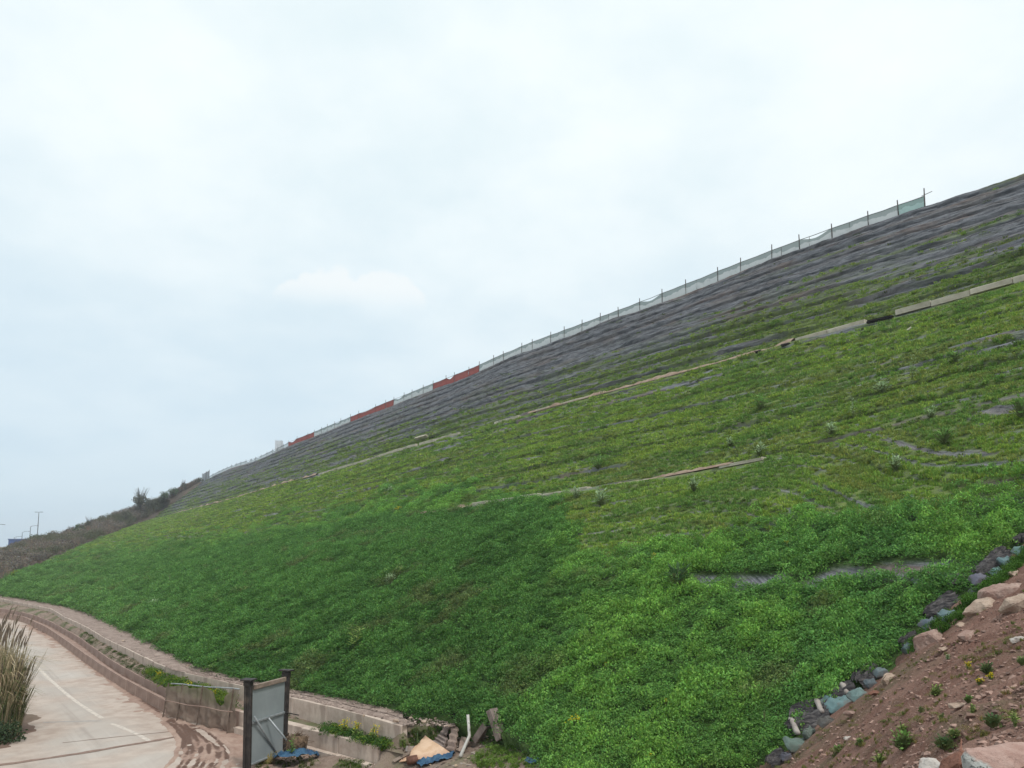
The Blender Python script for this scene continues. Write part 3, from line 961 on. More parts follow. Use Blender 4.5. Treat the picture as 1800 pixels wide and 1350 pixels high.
gx = np.concatenate([np.arange(-12, 1, .4), np.arange(1, 14, .065), np.arange(14, 26, .4)])
gy = np.concatenate([np.arange(-10, 4, .4), np.arange(4, 20, .065), np.arange(20, 24, .3)])
X, Y = np.meshgrid(gx, gy)
Z = BANK(X, Y)
Z += (fbm(X / 1.1, Y / 1.1, 161, 4) - .5) * .24 + (fbm(X / .22, Y / .22, 163, 4, .65) - .5) * .10 - .10 * sm(np.abs(fbm((X + Y * .8) / .55, (Y - X * .8) / 3.0, 165, 3) - .5), .10, .0)
t = NT("bank_mat", 0.95, 0.1)
b1_ = t.noise(1.0, 9, .68); b2_ = t.noise(.45, 5, .6); b3_ = t.noise(16, 5, .65); b4_ = t.noise(38, 3, .6)
col = t.mix(t.rng(b1_, .3, .7), (.185, .098, .075), (.30, .182, .143))
col = t.mix(t.rng(b2_, .5, .68), col, (.165, .122, .082))
col = t.mix(t.math('MULTIPLY', t.rng(b3_, .56, .70), .75), col, (.32, .225, .185))
col = t.mix(t.math('MULTIPLY', t.rng(b4_, .56, .7), .5), col, (.085, .052, .044))
t.base(col); t.bump(t.math('ADD', b3_, b4_), .05, .9)
BANKM = t.m
bank_me = np_mesh("dirt_bank", np.stack([X, Y, Z], -1), grid_faces(*X.shape), BANKM, True)
tag(link("dirt_bank", bank_me), "stony reddish dirt bank rising in the right foreground", kind="structure")
BVH_BANK = BVHTree.FromPolygons([tuple(p) for p in np.stack([X, Y, Z], -1)[::2, ::2].reshape(-1, 3)], [tuple(f) for f in grid_faces(*X[::2, ::2].shape).tolist()])

# rough ground with the rubble at the end of the walls
rub = [(300, 1395, -7.05), (430, 1358, -7.02), (480, 1362, -6.98), (560, 1352, -6.92), (640, 1356, -6.9), (500, 1325, -7.0), (560, 1322, -7.02), (690, 1360, -6.8), (700, 1332, -6.45), (720, 1318, -6.3), (700, 1294, -6.0), (740, 1298, -6.05), (712, 1283, -5.66), (745, 1272, -5.6),
       (765, 1278, -5.75), (800, 1300, -6.0), (835, 1276, -5.62), (880, 1300, -5.7), (850, 1345, -6.15), (780, 1350, -6.3), (930, 1340, -5.75), (1000, 1345, -5.5), (740, 1400, -6.7), (900, 1400, -6.1), (560, 1420, -7.0), (1050, 1420, -5.8)]
RUB = TPS([tuple(at_z(np.float64(a), np.float64(b), z)) for a, b, z in rub], .01)
gx = np.arange(-9.5, 5, .09); gy = np.arange(15, 27.5, .09)
X, Y = np.meshgrid(gx, gy); Z = RUB(X, Y)
Z = np.clip(Z, -7.3, -5.2) + (fbm(X / .6, Y / .6, 171, 4) - .5) * .20 + (fbm(X / .17, Y / .17, 173, 3) - .5) * .06
P = np.stack([X, Y, Z], -1)
# keep clear of the road, the bench and the walls: only right of the gate line and before the wall face
low_y = np.interp(X, LOW[:, 0], LOW[:, 1]); endx = LOW[-1, 0]
up_y = np.interp(X, UPW[:, 0], UPW[:, 1])
gl = np.interp(Y, [15, 24.6, 27.6, 30], [-5.9, -8.55, -8.25, -8.0])
ok = (X > gl - .35) & np.where(X < endx + .1, Y < low_y - .10, np.where(X < UPW[-1, 0], Y < up_y + .1, True))
kf = (ok[:-1, :-1] & ok[1:, 1:] & ok[:-1, 1:] & ok[1:, :-1]).ravel(); Fm = grid_faces(*X.shape)[kf]; used, inv = np.unique(Fm, return_inverse=True)
tag(link("rubble_ground", np_mesh("rubble_ground", P.reshape(-1, 3)[used], inv.reshape(-1, 4), BENCHM, True)), "rough earth at the end of the concrete walls", kind="structure")
BVH_RUB = BVHTree.FromPolygons([tuple(p) for p in P.reshape(-1, 3)], [tuple(f) for f in Fm.tolist()])

# ------------------------------------------------------------------ brushy bank beyond the end of the embankment
Ea = [tuple(end_) for end_ in (RC[-1], R1[-1], R2[-1], RT[-1])]
sil = [(-120, 985, 150), (0, 978, 180), (22, 968, 200), (44, 958, 210), (73, 951, 220), (107, 946, 232), (133, 936, 242), (164, 923, 256), (195, 912, 270), (224, 902, 282), (267, 888, 296), (311, 869, 306), (332, 860, 312), (352, 850, 316)]
bot = [(-150, 1062, 84), (-60, 1050, 94), (0, 1030, 112), (44, 1006, 136), (89, 985, 160), (122, 969, 180), (155, 955, 198), (190, 942, 226), (222, 928, 260), (244, 918, 280), (284, 896, 300), (315, 875, 302), (340, 858, 304), (354, 849, 305)]
ss = np.linspace(0, 1, 120)


def curve_d(lst):
    p = np.array(lst, float); k = np.linspace(0, 1, len(p)); q = np.stack([np.interp(ss, k, p[:, i]) for i in range(3)], 1)
    return at_depth(q[:, 0], q[:, 1], q[:, 2])


cb, cs_ = curve_d(bot), curve_d(sil)
back = cs_ * 1.35; back[:, 2] = -7.2
front = cb - inn[-1] * 0 + np.array([2.5, 0, -1.6])
midc = (cb + cs_) / 2 + [0, 0, .6]
t = NT("brush_ground", 0.95, 0.1)
g1 = t.noise(.25, 6, .65)
t.base(t.mix(t.rng(g1, .35, .65), (.085, .072, .058), (.13, .10, .078)))
strip("brush_bank", [front, cb, midc, cs_, back], t.m, .5, 8, 13, label="brown bank of scrub beyond the far end of the slope", kind="structure")
# ------------------------------------------------------------------ concrete kerbs on the benches of the slope
def along(R, U, px):
    """point, direction of a long course at a photograph column"""
    p, _ = project(R); o = np.argsort(p)
    return np.array([np.interp(px, p[o], R[o, i]) for i in range(3)])


def course(R, pxa, pxb, step):
    p, _ = project(R); o = np.where((p <= max(pxa, pxb)) & (p >= min(pxa, pxb)))[0]
    return resample(R[o], step)


t = NT("bench_concrete", 0.9, 0.15)
c1 = t.noise(1.2, 7, .65); c2 = t.noise(.5, 4, .5)
col = t.mix(t.rng(c1, .3, .7), (.36, .325, .25), (.54, .50, .41))
col = t.mix(t.math('MULTIPLY', t.rng(c2, .52, .7), .6), col, (.25, .19, .14))
t.base(col); t.bump(t.noise(8, 5, .6), .02, .5)
BCON = t.m
t = NT("clod_soil", 0.95, 0.1)
t.base(t.mix(t.rng(t.noise(1.4, 7, .65), .3, .7), (.22, .155, .115), (.36, .275, .215))); t.bump(t.noise(6, 5, .65), .06, .7)
CLOD = t.m


def berm(name, label, R, spans, step, height):
    root = empty(name, tuple(R[len(R) // 8] - [0, 0, .3])); tag(root, label, "drain kerb")
    k = 0
    for pxa, pxb, up, gap, *hh in spans:
        height = hh[0] if hh else .36
        S = course(R, pxa, pxb, step)
        for i in range(len(S) - 1):
            if rng.random() < gap: continue
            a, b = Vector(S[i]), Vector(S[i + 1]); dv = b - a; L = dv.length; dv.normalize()
            nn = Vector((NW[0], NW[1], 0)); nn = (nn - dv * nn.dot(dv)).normalized(); zz = dv.cross(nn)
            if zz.z < 0: zz = -zz
            m = MB(); m.box((0, 0, 0), (L * .985, .42, height), None, .02)
            for q, v in enumerate(m.v): m.v[q] = (v[0], v[1] + rng.uniform(-.02, .02), v[2] + rng.uniform(-.02, .02))
            o = m.build("concrete_slab", BCON, root)
            M4 = Matrix((dv, nn, zz)).transposed().to_4x4()
            M4.translation = (a + b) / 2 + nn * .06 + Vector((0, 0, up + .10 - height * .5 + rng.uniform(-.03, .03))) - Vector(root.location)
            o.matrix_local = M4
            k += 1
    return root


berm("bench_kerb", "long pale concrete drain kerb running across the middle of the slope", R1,
     [(1960, 1570, .24, .0), (1523, 1392, .20, .0), (1380, 1290, -.02, .45), (1290, 1050, .04, .4), (1048, 940, .16, .1), (938, 830, .10, .3), (825, 735, .16, .1), (733, 560, .20, .0)], 2.4, .36)
berm("bench_kerb", "shorter pale concrete drain kerb above the dark green growth", R2,
     [(1345, 1262, -.02, .0, .15), (1255, 1150, -.04, .1, .15), (1145, 1060, -.0, .3, .18), (1040, 950, .12, .04, .28), (950, 830, .22, .0, .42), (828, 740, .0, .5)], 2.0, .36)


def ridge(name, R, pxa, pxb, width, height, seed, **props):
    """a low bank of loose clods lying on a bench"""
    S = course(R, pxa, pxb, .25); n = len(S); K_ = 9
    ang = np.linspace(0, 1, K_)
    prof = fbm(np.arange(n) / 9, np.zeros(n), seed, 4)
    V = []
    for k in ang:
        off = (k - .35) * width; h = np.sin(np.pi * k) ** .8 * height * np.clip(prof * 2 - .25, .45, 1.4)
        nz_ = (fbm(np.arange(n) / 2.2, np.full(n, k * 6), seed + 3, 3) - .5) * .22 * np.sin(np.pi * k)
        V.append(S + np.array([NW[0], NW[1], 0])[None] * off + np.stack([0 * h, 0 * h, h + nz_ + .03], 1))
    V = np.stack(V)
    return tag(link(name, np_mesh(name, V, grid_faces(K_, n), CLOD)), **props)


ridge("soil_ridge", R1, 1400, 930, 1.0, .34, 201, label="ridge of loose reddish soil along the upper bench kerb", kind="structure")
ridge("soil_ridge", R1, 560, 300, 1.3, .40, 207, label="far strip of bare brown soil continuing the upper bench", kind="structure")
ridge("soil_ridge", R2, 1290, 1000, .5, .12, 203, label="thin ridge of soil along the lower bench kerb", kind="structure")
ridge("soil_ridge", R2, 835, 690, .8, .22, 205, label="small heap of earth at the end of the lower bench kerb", kind="structure")

# cast slabs lying loose on the upper bench, and boards on the slope
def slab_at(name, px, py, size, rz, label, mat, cat, tilt=0.0, lift=.04):
    loc, nor = hit(BVH_HILL, px, py)
    m = MB(); m.box((0, 0, 0), size, None, .015)
    o = m.build(name, mat)
    z = Vector(nor); z = (z + Vector((0, 0, tilt))).normalized()
    x = Vector((math.cos(rz), math.sin(rz), 0)); x = (x - z * x.dot(z)).normalized(); y = z.cross(x)
    M4 = Matrix((x, y, z)).transposed().to_4x4(); M4.translation = loc + z * (size[2] / 2 + lift)
    o.matrix_world = M4
    return tag(o, label, cat)


va = math.atan2(VP[1], VP[0])
slab_at("concrete_slab", 742, 774, (3.6, 1.2, .25), va, "pale concrete slab tilted on the upper bench kerb left of a dark gap", BCON, "slab", 1.2, .15)
slab_at("concrete_slab", 1376, 619, (1.1, .5, .1), va + .9, "small pale slab lying just below the soil of the upper bench", BCON, "slab", .3, .12)
slab_at("wooden_board", 1580, 588, (1.5, .13, .05), va + 1.0, "thin pale board leaning on the grass below the upper bench kerb", BCON, "board", .4, .1)
slab_at("wooden_board", 1299, 663, (.9, .3, .06), va + .3, "short pale board lying in the grass below the soil ridge", BCON, "board", .4, .1)
slab_at("wooden_board", 262, 957, (3.2, .3, .1), va + .5, "pale board lying on far grass left of the yellow flowers", BCON, "board", .4, .25)
# hollows under the broken kerb, their shade put in as near-black boxes, plus clods
dk = simple_mat("dark_scrap_and_hollow_shade", (.014, .013, .013), (.03, .026, .024), 4, .9, .1)  # near-black for dark scraps and clods, and for shade painted into hollows
for px, py, w_, lb in ((1547, 565, 1.8, "long near-black box put in for the shaded hollow where the upper bench kerb is broken"), (763, 770, 2.6, "near-black box put in for the shaded hollow beside the tilted slab on the upper bench"), (1178, 662, .5, "small dark lump on the ridge of reddish soil"),
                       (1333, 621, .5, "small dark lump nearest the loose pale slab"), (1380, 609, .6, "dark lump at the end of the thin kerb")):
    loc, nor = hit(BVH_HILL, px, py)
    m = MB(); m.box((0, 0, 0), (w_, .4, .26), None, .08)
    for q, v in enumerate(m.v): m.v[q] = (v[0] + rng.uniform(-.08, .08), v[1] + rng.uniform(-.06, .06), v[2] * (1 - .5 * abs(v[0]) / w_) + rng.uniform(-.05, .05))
    o = m.build("hollow_shade_box" if w_ > 1.5 else "dark_clod", dk); o.matrix_world = Matrix.Translation(loc + Vector((0, 0, .12))) @ Matrix.Rotation(va, 4, 'Z')
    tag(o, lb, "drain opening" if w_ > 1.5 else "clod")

# ------------------------------------------------------------------ net fence on the crest
def net_mat(name, lo, hi, clear):
    t = NT(name, 0.8, 0.1)
    h = t.attr("h", out="Fac"); n1 = t.noise(2.2, 5, .6); n2 = t.noise(.7, 3, .5)
    hh = t.math('ADD', h, t.math('MULTIPLY', t.math('SUBTRACT', n2, .5), .9))
    col = t.mix(t.rng(hh, .62, .70), lo, hi)
    col = t.mix(t.math('MULTIPLY', t.rng(n1, .5, .75), .35), col, tuple(c * .55 for c in lo))
    nd = t.n.new("ShaderNodeBsdfDiffuse"); ntl = t.n.new("ShaderNodeBsdfTranslucent"); ntr = t.n.new("ShaderNodeBsdfTransparent")
    t.l.new(col, nd.inputs[0]); t.l.new(col, ntl.inputs[0])
    a = t.n.new("ShaderNodeMixShader"); a.inputs[0].default_value = .55
    t.l.new(nd.outputs[0], a.inputs[1]); t.l.new(ntl.outputs[0], a.inputs[2])
    b = t.n.new("ShaderNodeMixShader"); b.inputs[0].default_value = clear
    t.l.new(a.outputs[0], b.inputs[1]); t.l.new(ntr.outputs[0], b.inputs[2]); t.l.new(b.outputs[0], t.out.inputs[0])
    return t.m


NET_W = net_mat("white_net", (.58, .62, .62), (.28, .34, .33), .10)
NET_G = net_mat("green_net", (.20, .40, .36), (.07, .22, .18), .18)
NET_F = net_mat("grey_net", (.40, .44, .44), (.24, .28, .28), .38)
NET_R = net_mat("red_net", (.36, .075, .055), (.28, .06, .045), .04)
POSTM = simple_mat("fence_wood", (.06, .055, .052), (.12, .108, .10), 3, .85, .2, .004)
ROPEM = simple_mat("net_rope", (.08, .11, .10), (.13, .15, .14), 5, .9, .1, 0)
posts_px = [1626, 1580, 1527, 1463, 1406, 1357, 1302, 1262, 1206, 1164, 1125, 1087, 1055, 1023, 992, 968, 936, 917, 885, 868, 842, 824, 799, 784, 761, 744, 724, 710, 692, 678, 660, 630, 616,
            599, 588, 575, 565, 552, 541, 522, 507, 498, 488, 479, 469, 459, 449, 441, 432, 423, 415, 407, 399, 392, 385, 374, 367]
base = np.array([along(RC, U_C, p) for p in posts_px])
fence = empty("net_fence", tuple(base[0])); tag(fence, "long fence of white, green and red netting on poles along the hill crest", "fence")
fl = Vector(fence.location)
rope_pts = []
for i, p in enumerate(base):
    hp = (1.78 if i else 2.0) + rng.uniform(-.12, .14); hp *= .8 if posts_px[i] < 500 else 1
    lean = Vector((rng.uniform(-.05, .05), rng.uniform(-.05, .05), 0))
    m = MB(); m.tube([(0, 0, -.5), tuple(lean * .5 + Vector((0, 0, hp * .5))), tuple(lean + Vector((0, 0, hp)))], [.065, .06, .05], 6)
    o = m.build("post", POSTM, fence); o.location = Vector(p) - fl
    rope_pts.append(Vector(p) + lean * .65 + Vector((0, 0, 1.22 * (.85 if posts_px[i] < 500 else 1))))
m = MB(); m.tube([(-.3, .35, 0), (.3, -.35, .12)], .03, 6)
o = m.build("crossbar", POSTM, fence); o.location = rope_pts[0] - fl + Vector((.15, -.15, .1))
for i in range(len(base) - 1):
    a0, b0 = Vector(base[i]), Vector(base[i + 1]); a1, b1_ = rope_pts[i], rope_pts[i + 1]
    L = (b0 - a0).length; n = max(6, min(26, int(L / .35))); K_ = 7
    sag = rng.uniform(.03, .10) * L / 4; drop_ = 0.0
    r_ = rng.random()
    if r_ < .16 and i > 2: drop_ = rng.uniform(.18, .4)
    V = np.zeros((K_, n + 1, 3)); H = np.zeros((K_, n + 1))
    dirv = (b0 - a0).normalized(); nn = Vector((-dirv.y, dirv.x, 0))
    for j in range(n + 1):
        f = j / n; lo = a0.lerp(b0, f) + Vector((0, 0, -.12)); hi = a1.lerp(b1_, f) - Vector((0, 0, sag * 4 * f * (1 - f) + drop_ * (math.sin(math.pi * f) ** 2)))
        for k in range(K_):
            g = k / (K_ - 1); q = lo.lerp(hi, g)
            bulge = (fbm(f * L * 1.3, g * 1.1 + i * 7.3, 31, 3) - .5) * .55 * (1 - .6 * abs(2 * f - 1) ** 3) * math.sin(math.pi * min(1, g * .9 + .1)) + .10 * math.sin(f * L * 5 + i) * (1 - g) * .6
            q = q + nn * float(bulge); V[k, j] = q - fl; H[k, j] = g
    pm = (posts_px[i] + posts_px[i + 1]) / 2
    mat, lb = NET_W, None
    if i == 0: mat, lb = NET_G, "teal green net at the high end of the fence"
    elif pm < 506: mat = NET_F
    elif 760 < pm < 842: mat, lb = NET_R, "red netting, nearest of the red lengths"
    elif 615 < pm < 693: mat, lb = NET_R, "red netting in the middle length of red"
    elif 506 < pm < 553: mat, lb = NET_R, "red netting, farthest red length"
    o = link("net", np_mesh("net", V, grid_faces(K_, n + 1), mat, True, {"h": H.ravel()}), None, fence)
    if lb: o['label'] = lb
    m = MB(); m.tube([tuple(a1 - fl), tuple(a1.lerp(b1_, .5) - fl - Vector((0, 0, sag * .7))), tuple(b1_ - fl)], .035, 4, cap=False); m.build("rope", ROPEM, fence)
    if i in (4, 3, 7, 11, 13, 2, 14, 16):
        f = rng.uniform(.35, .7); q = a0.lerp(b0, f)
        m = MB(); m.tube([(0, 0, -.3), (0, 0, 1.22)], .028, 5); oo = m.build("post", POSTM, fence); oo.location = q - fl
# the corner of sheet hoarding at the far end
SHEET = simple_mat("grey_sheet", (.30, .33, .36), (.38, .40, .43), 2, .6, .4, 0)
q0, q1 = along(RC, U_C, 368), along(RC, U_C, 355)
hd = empty("sheet_hoarding", tuple(q0)); tag(hd, "grey corrugated sheet hoarding at the far lower end of the net fence", "hoarding")
dv = Vector(q1 - q0); L = dv.length; dv.normalize(); nnv = Vector((-dv.y, dv.x, 0)).normalized()
npan = 7
for i in range(npan):
    m = MB(); w_ = L / npan; pts = []
    for k in range(9): pts.append((k / 8 * w_ * .97, .08 * math.sin(k * math.pi / 2)))
    vs = [(x, y, -.6) for x, y in pts] + [(x, y, 3.2) for x, y in pts] + [(x, y + .02, -.6) for x, y in pts] + [(x, y + .02, 3.2) for x, y in pts]
    fs = [(k, k + 1, k + 10, k + 9) for k in range(8)] + [(k + 19, k + 18, k + 27, k + 28) for k in range(8)] + [(k + 9, k + 10, k + 28, k + 27) for k in range(8)]
    m.add(vs, fs); o = m.build("sheet_panel", SHEET, hd)
    M4 = Matrix((dv, nnv, Vector((0, 0, 1)))).transposed().to_4x4(); M4.translation = dv * (i * w_); o.matrix_local = M4
for i in (0, npan // 2, npan):
    m = MB(); m.box((0, 0, 1.4), (.16, .16, 4.2), None, .01); o = m.build("post", POSTM, hd); o.location = dv * (i * L / npan) + nnv * .2
# pale scaffold tower behind the fence
q = along(RC, U_C, 473); tw = empty("scaffold_tower", tuple(q + np.array([NW[0], NW[1], 0]) * 3)); tag(tw, "pale sheeted scaffold tower standing behind the far fence", "tower")
WSH = simple_mat("pale_sheet", (.52, .56, .60), (.60, .63, .66), 2, .7, .2, 0)
for sx in (-1, 1):
    for sy in (-1, 1):
        m = MB(); m.box((0, 0, 2.2), (.12, .12, 5.6), None, .01); o = m.build("post", WSH, tw); o.location = (sx * .9, sy * .9, 0)
for k in range(3):
    m = MB()
    for sx in (-1, 1): m.box((sx * .9, 0, .9 + k * 1.6), (.06, 1.7, 1.35))
    for sy in (-1, 1): m.box((0, sy * .9, .9 + k * 1.6), (1.7, .06, 1.35))
    m.build("sheet_panel", WSH, tw)
# ------------------------------------------------------------------ gate panel between two posts
DARKW = simple_mat("dark_post", (.022, .019, .018), (.045, .037, .033), 5, .6, .3, .004, c3=(.09, .07, .058))
TAN = simple_mat("tan_rail", (.20, .155, .125), (.30, .235, .19), 4, .8, .2, .004)
t = NT("grey_panel", .55, .35)
g1 = t.noise(.8, 5, .6); g2 = t.noise(3, 5, .6, t.coord("Object", (2, 2, .3)))
col = t.mix(t.rng(g1, .3, .7), (.235, .265, .275), (.29, .325, .335))
col = t.mix(t.math('MULTIPLY', t.rng(g2, .58, .75), .3), col, (.16, .14, .12))
t.base(col); PANEL = t.m
GALV = simple_mat("galvanised_tube", (.24, .265, .275), (.33, .35, .36), 6, .45, .5, 0, .3)
A = at_z(np.float64(430), np.float64(1356), Z_ROAD); B = at_depth(np.float64(493), np.float64(1319), 27.4); B[2] = Z_ROAD
A, B = Vector(A), Vector(B)
gate = empty("hoarding_gate", tuple(A)); tag(gate, "grey sheet gate panel between two dark capped posts, propped by thin struts", "gate")
dv = B - A; GW = dv.length; dv.z = 0; dv.normalize(); nn = Vector((-dv.y, dv.x, 0)).normalized()
if nn.x < 0: nn = -nn            # faces the open rubble side, right
GM = Matrix((dv, nn, Vector((0, 0, 1)))).transposed().to_4x4()
gate.matrix_world = Matrix.Translation(A) @ GM
HT = 2.86
for k, (x, lean) in enumerate(((0, -.03), (GW, .03))):
    m = MB()
    m.box((0, 0, HT / 2 - .1), (.11, .10, HT + .2), None, .01)
    m.box((.0, .19, HT / 2 - .1), (.09, .07, HT + .2), None, .01)
    m.box((0, .10, HT / 2 - .1), (.05, .12, HT + .1))
    m.box((0, .08, HT + .03), (.32, .44, .05), None, .012)
    m.box((0, .08, HT - .10), (.16, .30, .16), None, .02)
    o = m.build("post", DARKW, gate); o.location = (x, 0, 0); o.rotation_euler = (0, lean, 0)
m = MB(); m.box((GW / 2, .12, 1.35), (GW - .14, .035, 2.42), None, .004)
o = m.build("panel", PANEL, gate)
m = MB(); m.box((GW / 2, .16, 2.62), (GW - .15, .09, .15), None, .012); m.build("top_rail", TAN, gate)
m = MB(); m.box((GW / 2, .165, 1.50), (GW - .15, .05, .07), None, .008); m.build("middle_rail", GALV, gate)
m = MB(); m.box((GW / 2, .16, .20), (GW - .15, .05, .06), None, .008); m.build("bottom_rail", GALV, gate)
gi = gate.matrix_world.inverted()
for (p0x, p0y, f0), (p1x, p1y) in (((426, 1264, -.02), (492, 1334)), ((462, 1267, .42), (531, 1334))):
    top = Vector((GW * max(f0, 0.02), .26, 1.72 if f0 < 0 else 1.52))
    loc, nor = hit(BVH_RUB, p1x, p1y)
    bt = gi @ (loc if loc is not None else Vector(at_z(np.float64(p1x), np.float64(p1y), -6.95)))
    m = MB(); m.tube([tuple(top), tuple(bt)], .032, 8); m.build("strut", GALV, gate, True)
m = MB(); m.tube([(GW, .2, 1.48), (GW + .1, .62, 1.40)], .022, 6); m.build("latch_bar", DARKW, gate)
m = MB(); m.box((GW, .26, .75), (.10, .08, .10), None, .01); m.build("hinge", DARKW, gate)

# ------------------------------------------------------------------ dust net screen by the road
t = NT("dust_net", .95, .05)
h = t.attr("h", out="Fac"); n1 = t.noise(2.2, 6, .65)
col = t.mix(t.rng(n1, .3, .7), (.235, .178, .142), (.335, .265, .215))
col = t.mix(t.math('MULTIPLY', t.rng(h, .35, .95), .4), col, (.16, .155, .115))
nd = t.n.new("ShaderNodeBsdfDiffuse"); ntl = t.n.new("ShaderNodeBsdfTranslucent"); ntr = t.n.new("ShaderNodeBsdfTransparent")
t.l.new(col, nd.inputs[0]); t.l.new(col, ntl.inputs[0])
ma = t.n.new("ShaderNodeMixShader"); ma.inputs[0].default_value = .25; t.l.new(nd.outputs[0], ma.inputs[1]); t.l.new(ntl.outputs[0], ma.inputs[2])
mb_ = t.n.new("ShaderNodeMixShader"); mb_.inputs[0].default_value = .24; t.l.new(ma.outputs[0], mb_.inputs[1]); t.l.new(ntr.outputs[0], mb_.inputs[2]); t.l.new(mb_.outputs[0], t.out.inputs[0])
NETM = t.m
STAKE = simple_mat("stake_wood", (.09, .065, .05), (.16, .12, .095), 5, .9, .1, .004)
S0 = Vector(at_z(np.float64(298), np.float64(1260), Z_ROAD)); S1 = Vector(at_z(np.float64(418), np.float64(1290), Z_ROAD))
scr = empty("net_screen", tuple(S0)); tag(scr, "brown dusty net hung from a rail along the road shoulder", "net screen")
sv = S1 - S0; SL = sv.length; sv.normalize(); sn = Vector((sv.y, -sv.x, 0))
SH0, SH1 = 1.36, 1.66
K_, n = 22, 80
V = np.zeros((K_, n + 1, 3)); H = np.zeros((K_, n + 1))
for j in range(n + 1):
    f = j / n; top = SH0 * (1 - f) + SH1 * f
    droop = .62 * math.exp(-((f - .80) / .085) ** 2) + .04 * math.sin(f * 23) ** 2
    ph = min((abs(f - q) for q in (0.0, .22, .52, .95, 1.0))); droop += min(.075, ph * .55)
    for k in range(K_):
        g = k / (K_ - 1)
        fold = .045 * math.sin(f * SL * 11 + 2 * math.sin(g * 3 + f * 20)) * min(1, .4 + ph * 8) + .13 * math.sin(f * SL * 4.2 + 1.3 * math.sin(f * 9) + g * 1.4 * (1 if f > .6 else .3)) * (1 - g * .8) * min(1, .35 + 2 * g) * (1.0 if f > .6 else .75) + (fbm(f * 9, g * 3, 77, 3) - .5) * .30
        p = sv * (f * SL) + sn * (.12 + fold) + Vector((0, 0, .03 + .03 * math.sin(f * 17) * (1 - g) + (top - droop) * g))
        V[k, j] = p; H[k, j] = g
link("net", np_mesh("net", V, grid_faces(K_, n + 1), NETM, True, {"h": H.ravel()}), None, scr)
for f in (0.0, .22, .52, .95):
    m = MB(); m.tube([tuple(sv * f * SL + sn * .34 + Vector((0, 0, -.3))), tuple(sv * f * SL + sn * .10 + Vector((0, 0, SH0 * (1 - f) + SH1 * f + .06)))], .03, 6); m.build("post", STAKE, scr)
m = MB(); m.tube([tuple(sv * f * SL + Vector((0, 0, SH0 * (1 - f) + SH1 * f + .02 + .015 * math.sin(9 * f)))) for f in np.linspace(0, 1.0, 12)], .028, 6); m.build("top_rail", GALV, scr, True)
m = MB(); m.tube([tuple(sv * f * SL + sn * .27 + Vector((0, 0, (SH0 * (1 - f) + SH1 * f) * .52 + .02 * math.sin(13 * f)))) for f in np.linspace(0, 1.0, 12)], .02, 5); m.build("middle_rail", KERBM, scr, True)


# ------------------------------------------------------------------ rocks
def rock_mesh(name, size, seed, mat, n=15, cut=0.0, rough=.045, sub=3):
    import bmesh
    r = np.random.default_rng(seed)
    bm = bmesh.new()
    for _ in range(n):
        d = r.normal(size=3); d /= np.linalg.norm(d); d *= r.uniform(.82, 1.0)
        d = d / np.max(np.abs(d)) * r.uniform(.75, 1.0) if n < 30 else np.sign(d) * np.abs(d) ** .7
        bm.verts.new(Vector((d[0] * size[0], d[1] * size[1], d[2] * size[2])) * .5)
    res = bmesh.ops.convex_hull(bm, input=bm.verts)
    bmesh.ops.delete(bm, geom=[g for g in res["geom_interior"] if isinstance(g, bmesh.types.BMVert)], context='VERTS')
    bmesh.ops.triangulate(bm, faces=bm.faces)
    bmesh.ops.bevel(bm, geom=list(bm.edges), offset=min(size) * .05, segments=1, affect='EDGES')
    bmesh.ops.triangulate(bm, faces=bm.faces)
    for _ in range(sub): bmesh.ops.subdivide_edges(bm, edges=[e for e in bm.edges if e.calc_length() > max(size) * .10], cuts=1)
    bmesh.ops.triangulate(bm, faces=bm.faces)
    bm.normal_update()
    ms = max(size)
    co = np.array([v.co for v in bm.verts]); k = 5.0 / ms
    nz_ = (fbm(co[:, 0] * k + seed, co[:, 1] * k + co[:, 2] * k * .7, seed, 4, .55) - .5) * ms * rough * 2 + (fbm(co[:, 0] * k * 4 + seed, co[:, 1] * k * 4 + co[:, 2] * k * 3, seed + 5, 3, .6) - .5) * ms * rough * .7
    for v, q in zip(bm.verts, nz_): v.co += v.normal * float(q)
    me = bpy.data.meshes.new(name); bm.to_mesh(me); bm.free()
    for m in (mat if isinstance(mat, list) else [mat]): me.materials.append(m)
    return me


def rock_mat(name, a, b, c, d=None):
    t = NT(name, .9, .2)
    n1 = t.noise(3.2, 8, .65); n2 = t.noise(9, 6, .65); n3 = t.noise(28, 4, .6)
    col = t.mix(t.rng(n1, .32, .66), a, b); col = t.mix(t.math('MULTIPLY', t.rng(n2, .52, .68), .6), col, c)
    if d is not None: col = t.mix(t.rng(n3, .60, .68), col, d)
    t.base(col); t.bump(t.math('ADD', n2, n3), .03, .7); return t.m


PINK = rock_mat("pink_sandstone", (.26, .165, .135), (.40, .29, .245), (.22, .125, .10))
PALE = rock_mat("pale_sandstone", (.33, .24, .185), (.46, .36, .285), (.24, .165, .13))
REDR = rock_mat("red_mudstone", (.16, .075, .052), (.25, .125, .09), (.11, .05, .038))
WHIT = rock_mat("white_rock", (.45, .41, .37), (.58, .54, .50), (.34, .24, .20))
t = NT("boulder_rock", .9, .2)                     # pink on top, pale grey lichen-spotted broken face at the side
sx = t.n.new("ShaderNodeSeparateXYZ"); t.l.new(t.coord(), sx.inputs[0])
n1 = t.noise(4, 8, .65); n2 = t.noise(14, 6, .65); n3 = t.noise(32, 4, .6)
top_c = t.mix(t.rng(n1, .3, .68), (.33, .205, .17), (.46, .325, .28)); top_c = t.mix(t.math('MULTIPLY', t.rng(n2, .55, .7), .5), top_c, (.25, .13, .105))
side_c = t.mix(t.rng(n1, .3, .7), (.36, .37, .345), (.56, .555, .52)); side_c = t.mix(t.rng(n3, .57, .64), side_c, (.10, .115, .105))
